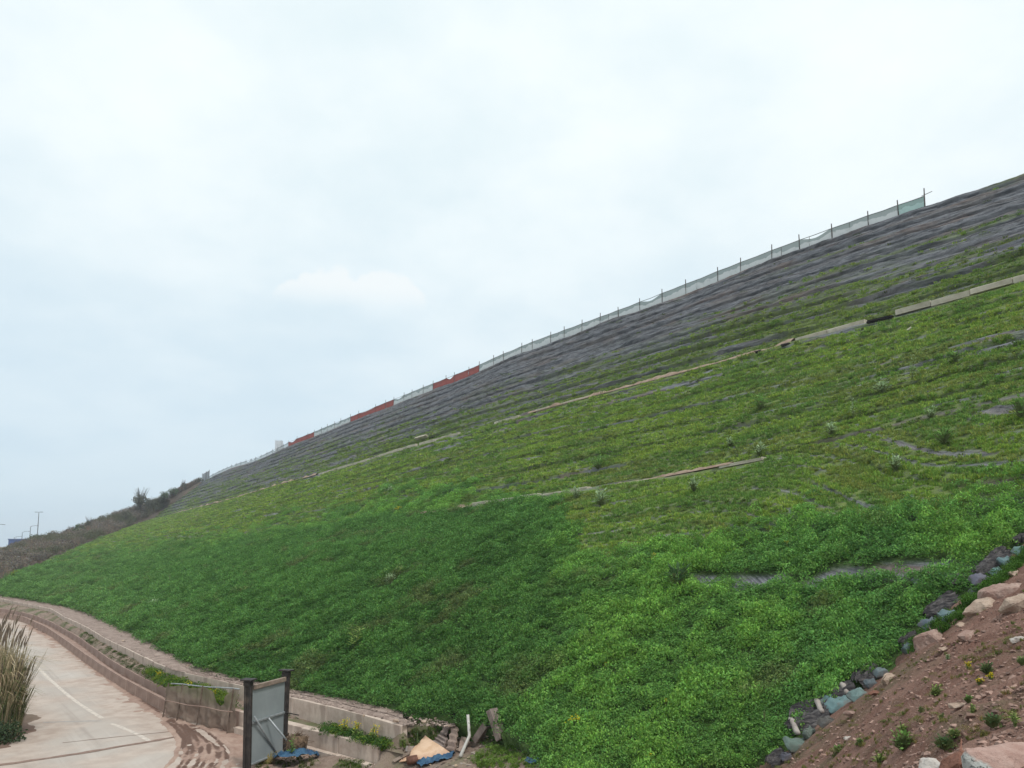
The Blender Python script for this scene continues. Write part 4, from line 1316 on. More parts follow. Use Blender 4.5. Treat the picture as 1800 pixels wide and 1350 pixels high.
side_c = t.mix(t.math('MULTIPLY', t.rng(n2, .6, .7), .8), side_c, (.12, .13, .12))
edge_ = t.math('ADD', t.math('ADD', t.math('MULTIPLY', sx.outputs[0], 1.0), t.math('MULTIPLY', sx.outputs[2], 1.1)), t.math('MULTIPLY', t.math('SUBTRACT', n1, .5), .5))
t.base(t.mix(t.rng(edge_, -.28, -.20), side_c, top_c)); t.bump(t.math('ADD', n2, n3), .03, .7); BOULD = t.m


def on_bank(px, py):
    loc, nor = hit(BVH_BANK, px, py)
    return loc, nor


def place(me, name, loc, rot, label, cat, group=None):
    o = link(name, me); o.location = loc; o.rotation_euler = rot
    return tag(o, label, cat, group)


def px_size(loc, npx): return npx * Vector(loc).length / F_PX * .97


ROCKS = [(1730, 1073, 66, 28, 40, PALE, 301, "flat pale stone slab, longest of the three by the upper right bank edge", -.25),
         (1790, 1072, 54, 40, 36, PALE, 302, "pale broad stone touching the right frame edge below the ledge stone", .2),
         (1772, 1043, 80, 30, 46, PINK, 303, "brown stone ledge overhanging a dark gap above the flat pale slab", -.35),
         (1638, 1130, 62, 38, 44, PINK, 304, "rounded brown rock at the bank edge below two blue bags", -.3),
         (1563, 1196, 28, 20, 22, PALE, 305, "small pale pink stone beside the last bag of the lower row", .1),
         (1795, 1127, 26, 12, 16, WHIT, 306, "small light stone at the right edge over the bare bank", -.2),
         (1705, 1118, 46, 12, 24, PINK, 307, "thin pinkish stone sliver lying along the upper bank", .6),
         (1662, 1143, 24, 10, 14, PALE, 308, "little flat stone right of the rounded brown rock", .3),
         (1500, 1258, 26, 12, 14, PINK, 309, "small pinkish stone below the largest blue bag", .2),
         (1540, 1222, 22, 12, 14, REDR, 310, "dark red clod under the bags at the bank edge", .1),
         (1491, 1300, 12, 10, 10, WHIT, 311, "tiny pale stone on bare earth above two green sprouts", .1),
         (1690, 1243, 36, 10, 20, PALE, 312, "flat grey stone half buried in the middle of the bank", -.1),
         (1785, 1010, 18, 14, 14, PALE, 313, "small yellowish stone in grass at the top of the bank", .1),
         (1693, 1100, 20, 12, 14, PALE, 314, "small pale stone in the green patch below the flat slab", .1)]
for px, py, w_, h_, d_, mt, sd_, lb, rz in ROCKS:
    loc, nor = on_bank(px, py)
    s = px_size(loc, 1.0)
    me = rock_mesh("stone", (w_ * s * 1.0, d_ * s * 1.0, h_ * s * .95), sd_, mt)
    place(me, "stone", loc + Vector((0, .05, h_ * s * .08)), (rng.uniform(-.15, .15), -.25 * (w_ > 40), rz), lb, "rock")
# the big boulder and its neighbours in the bottom right corner
L0 = Vector(at_depth(np.float64(1765), np.float64(1352), 6.4))
me = rock_mesh("boulder", (.92, .70, .56), 331, BOULD, 22, 0, .035, 3)
place(me, "boulder", L0 + Vector((.02, .05, -.05)), (.05, .10, .25), "large pink boulder with a pale grey broken face in the bottom right corner", "boulder")
L0 = Vector(at_depth(np.float64(1677), np.float64(1350), 6.7)); s = px_size(L0, 1)
me = rock_mesh("stone", (46 * s, 46 * s, 62 * s), 332, REDR, 14); place(me, "stone", L0, (.2, .1, .4), "dark red angular stone leaning against the big boulder", "rock")
L0 = Vector(at_depth(np.float64(1637), np.float64(1352), 6.9)); s = px_size(L0, 1)
me = rock_mesh("stone", (36 * s, 36 * s, 38 * s), 333, WHIT, 16); place(me, "stone", L0, (.1, .1, 1.0), "small whitish stone left of the dark red stone", "rock")
for px, py, w_, lb in ((640, 1283, 0, ""),):
    pass
# stones on the toe path
PATHST = [(697, 1267, 11, "pale stone on the toe path right of the weedy bench, on the wall top"), (745, 1268, 11, "pale stone lying at the clover's edge just past the wall's end"), (722, 1262, 8, "small pale stone between two larger ones past the wall's end"),
          (765, 1263, 9, "pale stone under the hanging clover, farthest right on the toe path"), (330, 1170, 7, "small stone on the gravel path above the net screen"), (316, 1155, 6, "small stone against the clover above the net screen"), (217, 1126, 8, "whitish flat stone on the curve of the far toe path"),
          (107, 1068, 6, "whitish stone at the far bend of the toe path"), (640, 1258, 7, "small stone on the toe path over the yellow flowers"), (196, 1101, 6, "small whitish stone by the clover on the far toe path"), (300, 1155, 5, "tiny stone on the path left of the net screen"), (790, 1276, 8, "pale stone between the broken boards and the clover")]
for i, (px, py, w_, lb) in enumerate(PATHST):
    P0 = Vector(at_z(np.float64(px), np.float64(py), Z_TOE + .04)); s = px_size(P0, 1)
    me = rock_mesh("stone", (w_ * s, w_ * s * .8, w_ * s * .55), 350 + i, PALE, 14, sub=1)
    place(me, "stone", P0, (0, 0, rng.uniform(0, 3)), lb, "stone", "loose stones on the toe path")

# ------------------------------------------------------------------ soil bags along the edge of the slope
t = NT("bag_cloth", .75, .25)
n1 = t.noise(5, 6, .6); n2 = t.noise(60, 2, .5); n3 = t.noise(2.2, 4, .6)
tint = t.attr("tint", 'OBJECT')
tint = t.n.new("ShaderNodeObjectInfo").outputs["Color"]
col = t.mix(t.math('MULTIPLY', t.rng(n1, .42, .7), .5), tint, (.10, .085, .075)); col = t.mix(t.math('MULTIPLY', t.rng(n3, .5, .7), .30), col, (.24, .17, .14))
t.base(col); t.bump(t.math('ADD', t.math('MULTIPLY', n1, 1.0), t.math('MULTIPLY', n2, .15)), .03, .6); BAGM = t.m


def bag_mesh(L, W, H, seed):
    nu, nv = 36, 20
    u = np.linspace(0, 2 * np.pi, nu, endpoint=False); v = np.linspace(-np.pi / 2, np.pi / 2, nv)
    U, Vv = np.meshgrid(u, v)
    sp = lambda a, e: np.sign(a) * np.abs(a) ** e
    x = sp(np.cos(Vv), .35) * sp(np.cos(U), .30) * L / 2; y = sp(np.cos(Vv), .35) * sp(np.sin(U), .30) * W / 2; z = sp(np.sin(Vv), 1.0) * H / 2
    ax, ay = np.abs(x) / (L / 2), np.abs(y) / (W / 2)
    z = z * (1 - .80 * ax ** 5) * (1 - .35 * ay ** 4)
    x = x * (1 + .10 * ay ** 3)                       # pulled-out corners
    z = z - .22 * H * ax ** 2.5 * np.sign(np.sin(seed * 1.7) + .3) - .08 * H * ay ** 2
    n1 = (fbm(x / L * 5 + seed, y / W * 4, seed, 4, .55) - .5); n2 = 1 - 2 * np.abs(fbm(x / L * 6 + y / W * 3 + seed, y / W * 2, seed + 2, 3) - .5) * 2.2
    k = H * .42 * n1 + H * .20 * (n2 - .5)
    z = z + k * np.where(z > 0, 1, .3); y = y * (1 + .22 * n1); x = x * (1 + .12 * n1)
    Vx = np.stack([x, y, z], -1).reshape(-1, 3)
    f = []
    for a in range(nv - 1):
        for b in range(nu): f.append((a * nu + b, a * nu + (b + 1) % nu, (a + 1) * nu + (b + 1) % nu, (a + 1) * nu + b))
    return np_mesh("soil_bag", Vx, np.array(f), BAGM, True)


TEAL, BLUEG, GREYB = (.135, .205, .205, 1), (.11, .14, .152, 1), (.095, .097, .102, 1)
BAGS = [(1474, 1240, 58, 24, TEAL, "largest pale teal soil bag of the lower row, wedged under black sheeting", .35),
        (1508, 1226, 34, 22, TEAL, "teal soil bag with a hanging corner, just above the largest one", .5),
        (1530, 1207, 22, 17, BLUEG, "small blue grey soil bag between two stones and torn mesh", .2),
        (1548, 1186, 26, 18, TEAL, "round teal soil bag at the top of the lower row, beside a pink stone", .1),
        (1453, 1273, 30, 20, GREYB, "dull grey green bag lying apart on the red earth", .3),
        (1422, 1296, 22, 24, BLUEG, "upright wedge shaped blue grey bag below the pale rolled edge", .9),
        (1400, 1314, 44, 20, BLUEG, "long flat blue grey bag near the bottom of the row", -.1),
        (1383, 1333, 22, 16, GREYB, "grey crumpled bag, lowest in the row along the bank", .2),
        (1636, 1103, 36, 22, BLUEG, "blue grey bag with a pinched neck above the rounded brown rock", .3),
        (1667, 1090, 32, 22, TEAL, "teal bag tied with cord, left of the flat pale slab", .1),
        (1594, 1146, 18, 22, BLUEG, "small upright blue bag in shade at the bend of the bank edge", .9),
        (1725, 1025, 38, 20, BLUEG, "squared blue grey bag under the long folded sheet", -.1),
        (1752, 1009, 22, 15, TEAL, "small teal bag right of the squared one, in thin grass", .1),
        (1766, 992, 24, 16, TEAL, "faded teal bag above the small one in thin grass", .4),
        (1794, 972, 26, 16, TEAL, "topmost teal bag at the right frame edge", .2),
        (1680, 1022, 40, 16, GREYB, "wide grey bag half sunk in the clover left of the squared bag", -.05),
        (1614, 1028, 22, 14, GREYB, "small grey bag showing through clover at the left end of the bag course", .2),
        (1712, 1046, 18, 16, GREYB, "small grey bag below the squared blue grey one", .4)]
for i, (px, py, w_, h_, colr, lb, rz) in enumerate(BAGS):
    lh, n1_ = hit(BVH_HILL, px, py); lb_, n2_ = hit(BVH_BANK, px, py)
    loc = min([q for q in (lh, lb_) if q is not None], key=lambda q: q.length)
    s = px_size(loc, 1)
    o = link("soil_bag", bag_mesh(w_ * s * .86, w_ * s * .66, h_ * s * .80, 400 + i))
    o.location = loc + Vector((-.02, -.06, h_ * s * .22)); o.rotation_euler = (.35, -.35 * rz, rz * .6)
    o.color = tuple(c * rng.uniform(.85, 1.12) for c in colr[:3]) + (1,)
    tag(o, lb, "soil bag", "soil bags along the edge of the slope")

# torn geotextile along the same edge
t = NT("black_sheeting", .8, .2)
n1 = t.noise(6, 6, .65); n2 = t.noise(3, 5, .6, t.coord("Object", (1, 5, 5)))
t.base(t.mix(t.rng(n2, .35, .65), (.028, .027, .03), t.mix(t.rng(n1, .4, .7), (.075, .07, .072), (.16, .145, .14)))); t.bump(n2, .05, .8); SHT = t.m


def sheet(px_pts, width, label, seed, rolled=False):
    P = []
    for a, b in px_pts:
        lh, _ = hit(BVH_HILL, a, b); lb_, _ = hit(BVH_BANK, a, b)
        P.append(np.array(min([q for q in (lh, lb_) if q is not None], key=lambda q: q.length)))
    C = resample(np.array(P), .06, len(P) > 2); n = len(C); K_ = 12
    T = np.gradient(C, axis=0); T /= np.linalg.norm(T, axis=1)[:, None] + 1e-9
    up = np.array([-.3, -.45, .84]); side = np.cross(T, up); side /= np.linalg.norm(side, axis=1)[:, None]
    s = np.arange(n) * .06; V = []
    for k in range(K_):
        g = k / (K_ - 1) - .5
        ww = width * (.6 + .8 * fbm(s / .5, s * 0 + 3, seed, 3)) * np.sin(np.pi * np.clip((np.arange(n) + 1.2) / (n + 1.4), 0, 1)) ** .4
        off = side * (g * ww)[:, None]
        hh = .10 + .13 * np.cos(g * 2.6) + (fbm(s / .45 + 7, np.full(n, k * .55), seed, 4, .6) - .5) * .28 + .05 * np.sin(k * 2.1 + s * 1.5)
        V.append(C + off + up * hh[:, None])
    V = np.stack(V); me = np_mesh("torn_sheet", V, grid_faces(K_, n), SHT, True)
    return tag(link("torn_sheet", me), label, "sheeting", "torn black sheeting along the edge of the slope")


sheet([(1386, 1290), (1410, 1278), (1440, 1256), (1466, 1236)], .75, "widest black sheet fold, running down to the grey crumpled bag", 501)
sheet([(1448, 1256), (1475, 1228), (1500, 1218), (1520, 1210)], .55, "black sheet fold draped over the largest teal bag", 502)
sheet([(1508, 1210), (1525, 1190), (1538, 1176)], .5, "crumpled grey sheet beside the round teal bag", 503)
sheet([(1584, 1143), (1598, 1130), (1614, 1120)], .22, "short black fold in the notch left of the rounded brown rock", 504)
sheet([(1626, 1092), (1650, 1078), (1668, 1065), (1686, 1054)], .42, "folded black sheet rising above the teal bag tied with cord", 505)
sheet([(1715, 1018), (1735, 1002), (1755, 988), (1772, 974)], .42, "long folded black sheet above the squared bag", 506)
sheet([(1782, 962), (1800, 952), (1812, 948)], .30, "black sheet fold at the right frame edge above the topmost bag", 507)
sheet([(1352, 1352), (1368, 1340), (1384, 1328)], .32, "black sheet fold at the bottom frame edge", 508)
ROLL = simple_mat("pale_rolled_edge", (.27, .235, .215), (.38, .34, .31), 6, .85, .2, .01)
for a, b, lb in (((1388, 1274), (1404, 1298), "pale rolled sheet edge nearest the long flat bag"), ((1433, 1242), (1446, 1260), "pale rolled sheet edge left of the largest teal bag"), ((1478, 1215), (1489, 1226), "short pale fold above the teal bag with a hanging corner")):
    pts = []
    for f in np.linspace(0, 1, 7):
        q = hit(BVH_HILL, a[0] * (1 - f) + b[0] * f, a[1] * (1 - f) + b[1] * f)[0]; q2 = hit(BVH_BANK, a[0] * (1 - f) + b[0] * f, a[1] * (1 - f) + b[1] * f)[0]
        q = min([z for z in (q, q2) if z is not None], key=lambda z: z.length)
        pts.append(tuple(q + Vector((-.05, -.15, .16 + .05 * math.sin(6 * f)))))
    m = MB(); m.tube(pts, [.035, .06, .07, .06, .07, .065, .04], 8); tag(m.build("rolled_edge", ROLL, None, True), lb, "sheeting", "pale rolled sheet edges")

# ------------------------------------------------------------------ rubble at the end of the walls
def ground_at(px, py):
    best = [q for q in (hit(BVH_RUB, px, py)[0], hit(BVH_HILL, px, py)[0]) if q is not None]
    return min(best, key=lambda q: q.length) if best else Vector(at_z(np.float64(px), np.float64(py), -6.6))


def sheet_quad(name, corners, th, mat, label, cat, nu=10, nv=10, bend=.03, seed=1, flute=0):
    """a board whose corners touch the ground where the photograph shows them"""
    c = [np.array(q, float) for q in corners]
    nrm = np.cross(c[1] - c[0], c[3] - c[0]); nrm /= np.linalg.norm(nrm); nrm *= np.sign(nrm[2])
    V = []
    for side in (1, 0):
        for i in range(nv + 1):
            for j in range(nu + 1):
                a, b = j / nu, i / nv
                p = (c[0] * (1 - a) + c[1] * a) * (1 - b) + (c[3] * (1 - a) + c[2] * a) * b
                p = p + nrm * (side * th + bend * (fbm(a * 3 + seed, b * 3, seed, 3) - .5) * 2 + (.03 * math.sin(b * flute * 2 * math.pi) if flute else 0))
                V.append(p)
    n1 = (nu + 1) * (nv + 1); f = grid_faces(nv + 1, nu + 1).tolist(); f2 = [[q + n1 for q in reversed(x)] for x in f]
    rim = [j for j in range(nu + 1)] + [i * (nu + 1) + nu for i in range(1, nv + 1)] + [nv * (nu + 1) + j for j in range(nu - 1, -1, -1)] + [i * (nu + 1) for i in range(nv - 1, 0, -1)]
    for q in range(len(rim)): a, b = rim[q], rim[(q + 1) % len(rim)]; f2.append([b, a, a + n1, b + n1])
    org = sum(c) / 4
    me = bpy.data.meshes.new(name); me.from_pydata([tuple(p - org) for p in V], [], [tuple(x) for x in f + f2]); me.update(); me.materials.append(mat)
    o = link(name, me); o.location = tuple(org); return tag(o, label, cat)


up_ = Vector((0, 0, 1))
PLY = simple_mat("raw_plywood", (.56, .37, .24), (.66, .47, .33), 3, .8, .2, .004, c3=(.46, .27, .18))
cs4 = [ground_at(702, 1346) + up_ * .10, ground_at(736, 1346) + up_ * .16, ground_at(796, 1332) + up_ * .10, ground_at(748, 1311) + up_ * .30]
sheet_quad("plywood_sheet", cs4, .025, PLY, "pale peach plywood sheet lying half over a blue tarp", "board", seed=3)
FLB = simple_mat("fluted_board", (.17, .135, .118), (.27, .215, .19), 4, .85, .2, .006)
FLB2 = simple_mat("broken_board", (.20, .145, .12), (.31, .235, .195), 4, .85, .2, .006)
def gq(lst): return [ground_at(a, b + 6) + up_ * h for a, b, h in lst]
sheet_quad("fluted_board", gq([(759, 1315, .18), (778, 1324, .12), (787, 1312, .35), (774, 1306, .38)]), .06, FLB, "ribbed grey board piece, lowest of the broken boards beside the plywood", "board", 6, 16, .01, 5, 4)
sheet_quad("fluted_board", gq([(775, 1303, .32), (785, 1305, .28), (797, 1290, .55), (791, 1284, .62)]), .06, FLB, "ribbed dark edged board at the top of the broken pile", "board", 6, 16, .01, 6, 4)
sheet_quad("fluted_board", gq([(786, 1322, .12), (800, 1322, .1), (806, 1300, .45), (797, 1297, .5)]), .06, FLB2, "brown ribbed board standing right in the broken pile", "board", 6, 16, .01, 7, 4)
sheet_quad("broken_board", gq([(790, 1290, .5), (800, 1296, .4), (811, 1289, .5), (798, 1281, .62)]), .05, dk, "black torn board edge crowning the broken pile", "board", 6, 6, .06, 8)
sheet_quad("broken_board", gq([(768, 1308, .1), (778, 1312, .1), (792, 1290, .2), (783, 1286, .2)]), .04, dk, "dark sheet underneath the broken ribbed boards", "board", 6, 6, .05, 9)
sheet_quad("broken_board", gq([(806, 1318, .05), (818, 1320, .05), (826, 1303, .14), (812, 1300, .18)]), .03, FLB2, "splintered brown scrap right of the ribbed boards", "board", 5, 5, .06, 10)
sheet_quad("plank", gq([(690, 1336, .1), (694, 1340, .1), (722, 1328, .16), (719, 1325, .16)]), .03, TAN, "narrow tan plank pointing at the plywood sheet", "plank", 5, 3, .01, 11)
sheet_quad("plank", gq([(712, 1318, .06), (733, 1318, .06), (733, 1312, .12), (714, 1312, .12)]), .08, ROLL, "short grey block of wood behind the plywood sheet", "plank", 5, 3, .01, 12)
BLUE = simple_mat("blue_tarp", (.022, .07, .14), (.05, .125, .21), 5, .6, .35, .02, c3=(.02, .05, .12))


def tarp(px_pts, width, label, seed, h=.16):
    P = np.array([ground_at(a, b) for a, b in px_pts]); C = resample(P, .05, False); n = len(C); K_ = 16
    T = np.gradient(C, axis=0); T /= np.linalg.norm(T, axis=1)[:, None]; side = np.cross(T, np.array([0, 0, 1.])); side /= np.linalg.norm(side, axis=1)[:, None]
    s = np.arange(n) * .05; V = []
    for k in range(K_):
        g = k / (K_ - 1) - .5
        ww = width * (.55 + .9 * fbm(s / .35, s * 0, seed, 3)) * np.sin(np.pi * np.clip((np.arange(n) + 1.2) / (n + 1.4), 0, 1)) ** .5
        hh = .03 + h * np.cos(g * 2.8) + (fbm(s / .22, np.full(n, k * .5), seed, 4, .6) - .5) * .26
        V.append(C + side * (g * ww)[:, None] + np.array([0, 0, 1])[None] * hh[:, None])
    return tag(link("tarp", np_mesh("tarp", np.stack(V), grid_faces(K_, n), BLUE, True)), label, "tarp")


tarp([(734, 1347), (755, 1341), (775, 1338), (798, 1331)], .50, "crumpled blue tarp under the edge of the plywood sheet", 601)
tarp([(480, 1334), (505, 1330), (530, 1325), (558, 1330)], .55, "crumpled blue tarp on the ground behind the gate struts", 602, .12)
tarp([(926, 1339), (936, 1342), (946, 1341)], .25, "small pale blue scrap of tarp at the edge of the clover", 603, .06)
RUST = simple_mat("rusty_can", (.10, .05, .035), (.18, .09, .065), 6, .8, .2, .01)
q = ground_at(725, 1344); m = MB(); m.tube([(-.16, 0, 0), (.16, 0, .02)], .13, 12); o = m.build("rusty_can", RUST, None, True); o.location = q + Vector((0, -.1, .16)); o.rotation_euler = (0, 0, .3)
tag(o, "rust brown can lying at the left end of the blue tarp", "can")
# white bent pipe and grey square tubes
def pole(name, pts, r, mat, label, cat, n=8):
    m = MB(); m.tube(pts, r, n); return tag(m.build(name, mat, None, n > 6), label, cat)


WPIPE = simple_mat("white_pipe", (.42, .40, .37), (.54, .52, .48), 5, .5, .4, .003)
p0, p1, p2 = ground_at(809, 1334) + up_ * .06, ground_at(825, 1318) + up_ * .42, ground_at(822, 1316) + up_ * 1.02
pole("white_pipe", [tuple(p0), tuple(p1), tuple(p2)], [.055, .05, .045], WPIPE, "bent white pipe standing in the rubble right of the broken boards", "pipe")
p0, p1 = ground_at(852, 1296) + up_ * .1, ground_at(854, 1300) + up_ * .62
pole("white_stick", [tuple(p0), tuple(p1)], .03, WPIPE, "thin white stick behind the left square duct", "stick", 6)
p0, p1 = ground_at(802, 1322) + up_ * .05, ground_at(826, 1312) + up_ * .12
pole("stick", [tuple(p0), tuple(p1)], .035, TAN, "pale stick lying against the foot of the white pipe", "stick", 6)


def duct(a, b, w_, label, seed):
    a, b = Vector(a), Vector(b); d = (b - a); L = d.length; d.normalize(); sidev = d.cross(up_).normalized(); zz = sidev.cross(d)
    M4 = Matrix((sidev, d, zz)).transposed().to_4x4(); M4.translation = a
    o = empty("square_duct", tuple(a)); o.matrix_world = M4; tag(o, label, "duct")
    th = .02
    m = MB(); m.box((0, L / 2, w_ * .35 - th / 2), (w_, L, th), None, .004); m.build("top_board", FLB, o)
    m = MB(); m.box((0, L / 2, -w_ * .35 + th / 2), (w_, L, th), None, .004); m.build("bottom_board", FLB, o)
    for sx in (-1, 1):
        m = MB(); m.box((sx * (w_ / 2 - th / 2), L / 2, 0), (th, L - .01, w_ * .7 - 2 * th - .004), None, .004); m.build("side_board", FLB, o)
    m = MB(); m.box((0, L * .55, 0), (w_ - 2.5 * th, .02, w_ * .7 - 2.5 * th)); m.build("inner_shade_plate", dk, o)  # near-black plate: the shade inside the duct put into its colour
    return o


duct(ground_at(838, 1310) + up_ * .14, ground_at(858, 1297) + up_ * .42, .30, "left square grey duct with its open end towards the white pipe", 1)
duct(ground_at(882, 1310) + up_ * .16, ground_at(864, 1290) + up_ * .72, .30, "right square grey duct leaning up against the clover", 2)
# straw heap by the gate
q = ground_at(520, 1322)
hp = empty("straw_heap", tuple(q)); tag(hp, "heap of brown straw behind the gate beside the blue tarp", "heap")
STRAW = simple_mat("straw", (.10, .068, .045), (.20, .14, .095), 8, .9, .1, .03)
me = rock_mesh("mound", (.82, .62, .62), 611, STRAW, 40, 0, .06, 2); o = link("mound", me, None, hp); o.location = (0, 0, .26)
m = MB()
for i in range(160):
    a = rng.uniform(0, 6.28); r_ = rng.uniform(.0, .42); z = .56 - r_ * r_ * 1.6 + rng.uniform(-.05, .05); d = rng.uniform(0, 6.28); L = rng.uniform(.1, .32)
    p = Vector((math.cos(a) * r_, math.sin(a) * r_ * .8, z)); e = p + Vector((math.cos(d) * L, math.sin(d) * L, rng.uniform(-.1, .08)))
    m.tube([tuple(p), tuple(e)], .006, 3, cap=False)
m.build("stalks", STRAW, hp)['kind'] = 'stuff'

# ------------------------------------------------------------------ distant things on the left
FARG = simple_mat("lamp_metal", (.16, .18, .20), (.22, .24, .26), 1, .6, .3, 0)
def far_lamp(px, py_top, py_base, D, arms, label, group):
    b = Vector(at_depth(np.float64(px), np.float64(py_base), D)); h = (py_base - py_top) / F_PX * D
    o = empty("street_lamp", tuple(b)); tag(o, label, "street lamp", group)
    m = MB(); m.tube([(0, 0, -6), (0, 0, h * .5), (0, 0, h)], [.16, .13, .09], 6); m.build("pole", FARG, o)
    for a in arms:
        m = MB(); pts = [(0, 0, h), (a * .35, 0, h + abs(a) * .12), (a * .75, 0, h + abs(a) * .16), (a, 0, h + abs(a) * .15)]; m.tube(pts, .07, 5); m.build("arm", FARG, o)
        m = MB(); m.box((a * 1.08, 0, h + abs(a) * .14), (.9, .35, .16), None, .04); m.build("lamp_head", FARG, o)
    return o


far_lamp(65, 901, 950, 250, (-.8, .8), "tallest street lamp on the left, standing over the dark tree", "far street lamps")
far_lamp(52, 926, 950, 270, (2.2,), "curved street lamp just left of the tallest one", "far street lamps")
far_lamp(38, 936, 955, 290, (2.4,), "curved street lamp rising behind the blue building", "far street lamps")
far_lamp(24, 945, 962, 330, (2.6,), "faint low street lamp at the left end of the blue building", "far street lamps")
far_lamp(-9, 924, 966, 240, (2.0,), "street lamp whose head only pokes in at the left frame edge", "far street lamps")
bl = Vector(at_depth(np.float64(17), np.float64(962), 285)); bl2 = Vector(at_depth(np.float64(47), np.float64(960), 285))
bb = empty("blue_building", tuple(bl)); tag(bb, "low blue clad building far away at the left edge", "building")
BWALL = simple_mat("blue_cladding", (.075, .12, .27), (.10, .15, .32), .6, .7, .3, 0); BROOF = simple_mat("blue_roof", (.12, .17, .33), (.15, .2, .36), .6, .6, .3, 0)
Lb = bl2.x - bl.x + 2
m = MB(); m.box((Lb / 2, 4, -2), (Lb, 10, 9.6)); m.build("wall", BWALL, bb)
m = MB(); m.box((Lb / 2, 4, 2.95), (Lb + .4, 10.4, .3)); m.build("roof", BROOF, bb)
WIN = simple_mat("dark_glass", (.05, .06, .09), (.07, .08, .11), .6, .3, .5, 0)
for i in range(3):
    m = MB(); m.box((1.2 + i * 2.2, -1.03, 1.0), (1.3, .06, .9)); m.build("window", WIN, bb)
# raised road with its barrier
r0 = Vector(at_depth(np.float64(-160), np.float64(972), 215)); r1 = Vector(at_depth(np.float64(26), np.float64(964), 262))
ov = empty("raised_road", tuple(r1)); tag(ov, "raised road deck with a pale barrier far off at the left edge", "viaduct")
dv = r1 - r0; L = dv.length; M4 = Matrix((dv.normalized(), Vector((-dv.y, dv.x, 0)).normalized(), up_)).transposed().to_4x4(); M4.translation = r1; ov.matrix_world = M4
m = MB(); m.box((-L / 2, 4, -1.0), (L, 9, 1.2)); m.build("deck", BCON, ov)
for k in range(26):
    m = MB(); m.box((-L * (k + .5) / 26, -.3, .1), (L / 26 * .97, .25, .9)); m.build("barrier_block", BCON, ov)
for k in range(5):
    m = MB(); m.box((-L * (k + .5) / 5, 4, -5), (1.2, 5, 7.6)); m.build("pier", BCON, ov)
sh = Vector(at_depth(np.float64(205), np.float64(905), 275)); sd_ = empty("site_shed", tuple(sh)); tag(sd_, "pale flat shed roof peeping over the far brushy ridge", "shed")
m = MB(); m.box((0, 2, -1), (2.6, 3, 3.0)); m.build("wall", WSH, sd_)
m = MB(); m.box((.2, 2, .75), (3.6, 4, .28)); m.build("roof", SHEET, sd_)
# ------------------------------------------------------------------ leaf-bearing source meshes (kept outside the scene, instanced as ground cover)
def leaf_mat(name, rough=.7, trans=.35, per_leaf=True):
    t = NT(name, rough, .25)
    tint = t.attr("tint", 'INSTANCER')
    lf = t.attr("leaf", out="Color")
    col = t.mix(1.0, tint, lf, 'MULTIPLY')
    d = t.n.new("ShaderNodeBsdfDiffuse"); tl = t.n.new("ShaderNodeBsdfTranslucent"); mx = t.n.new("ShaderNodeMixShader"); mx.inputs[0].default_value = trans
    t.l.new(col, d.inputs[0]); t.l.new(col, tl.inputs[0]); t.l.new(d.outputs[0], mx.inputs[1]); t.l.new(tl.outputs[0], mx.inputs[2])
    t.l.new(mx.outputs[0], t.out.inputs[0]); return t.m


LEAF = leaf_mat("cover_leaf")


def src(name, V, F, A):
    me = np_mesh(name, np.array(V), np.array(F), LEAF, False, {"leaf": np.array(A)})
    return bpy.data.objects.new(name, me)          # never linked: only its mesh is used by the scatter


def clump_src(name, n, R, H, ls, seed, dome=.6, up=.55):
    """a mound of small leaves on thin stems"""
    r = np.random.default_rng(seed); V, F, A = [], [], []
    for i in range(n):
        a = r.uniform(0, 2 * np.pi); rad = R * math.sqrt(r.uniform()); h = H * (1 - dome * (rad / R) ** 2) * r.uniform(.35, 1.0) ** .6
        c = np.array([math.cos(a) * rad, math.sin(a) * rad, h])
        nrm = np.array([r.normal() * .7, r.normal() * .7, up + r.uniform(0, .8)]); nrm /= np.linalg.norm(nrm)
        t1 = np.cross(nrm, r.normal(size=3)); t1 /= np.linalg.norm(t1); t2 = np.cross(nrm, t1)
        s = ls * r.uniform(.6, 1.35); b = len(V)
        V += [c - t1 * s, c + t2 * s * .55 + nrm * s * .12, c + t1 * s, c - t2 * s * .55 + nrm * s * .12]
        F += [(b, b + 1, b + 2), (b, b + 2, b + 3)]
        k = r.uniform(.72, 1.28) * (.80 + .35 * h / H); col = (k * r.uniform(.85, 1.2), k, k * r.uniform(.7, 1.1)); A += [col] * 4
    return src(name, V, F, A)


def tuft_src(name, n, R, H, w, seed, bendk=.6, dry=.1):
    r = np.random.default_rng(seed); V, F, A = [], [], []
    for i in range(n):
        a = r.uniform(0, 2 * np.pi); rad = R * math.sqrt(r.uniform()) * .6; c = np.array([math.cos(a) * rad, math.sin(a) * rad, -.03])
        d = r.uniform(0, 2 * np.pi); lean = r.uniform(.05, bendk) * H; h = H * r.uniform(.45, 1.0)
        o = np.array([math.cos(d), math.sin(d), 0]); sdv = np.array([-o[1], o[0], 0]) * w * r.uniform(.6, 1.3)
        b = len(V); m = c + o * lean * .35 + np.array([0, 0, h * .62]); e = c + o * lean + np.array([0, 0, h])
        V += [c - sdv, c + sdv, m + sdv * .8, m - sdv * .8, e]
        F += [(b, b + 1, b + 2), (b, b + 2, b + 3), (b + 3, b + 2, b + 4)]
        k = r.uniform(.82, 1.18); col = (k * 1.5, k * 1.15, k * .9) if r.uniform() < dry else (k * r.uniform(.85, 1.25), k, k * .9); A += [col] * 5
    return src(name, V, F, A)


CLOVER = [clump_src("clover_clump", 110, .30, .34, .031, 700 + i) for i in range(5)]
TUFT = [tuft_src("grass_tuft", 26, .22, .26, .018, 720 + i) for i in range(5)]
BRUSH = [clump_src("brush_clump", 90, 1.3, 2.3, .16, 740 + i, .5, .2) for i in range(4)]
TWIGS = [tuft_src("twig_clump", 40, .9, 2.4, .03, 750 + i, .5, .5) for i in range(3)]


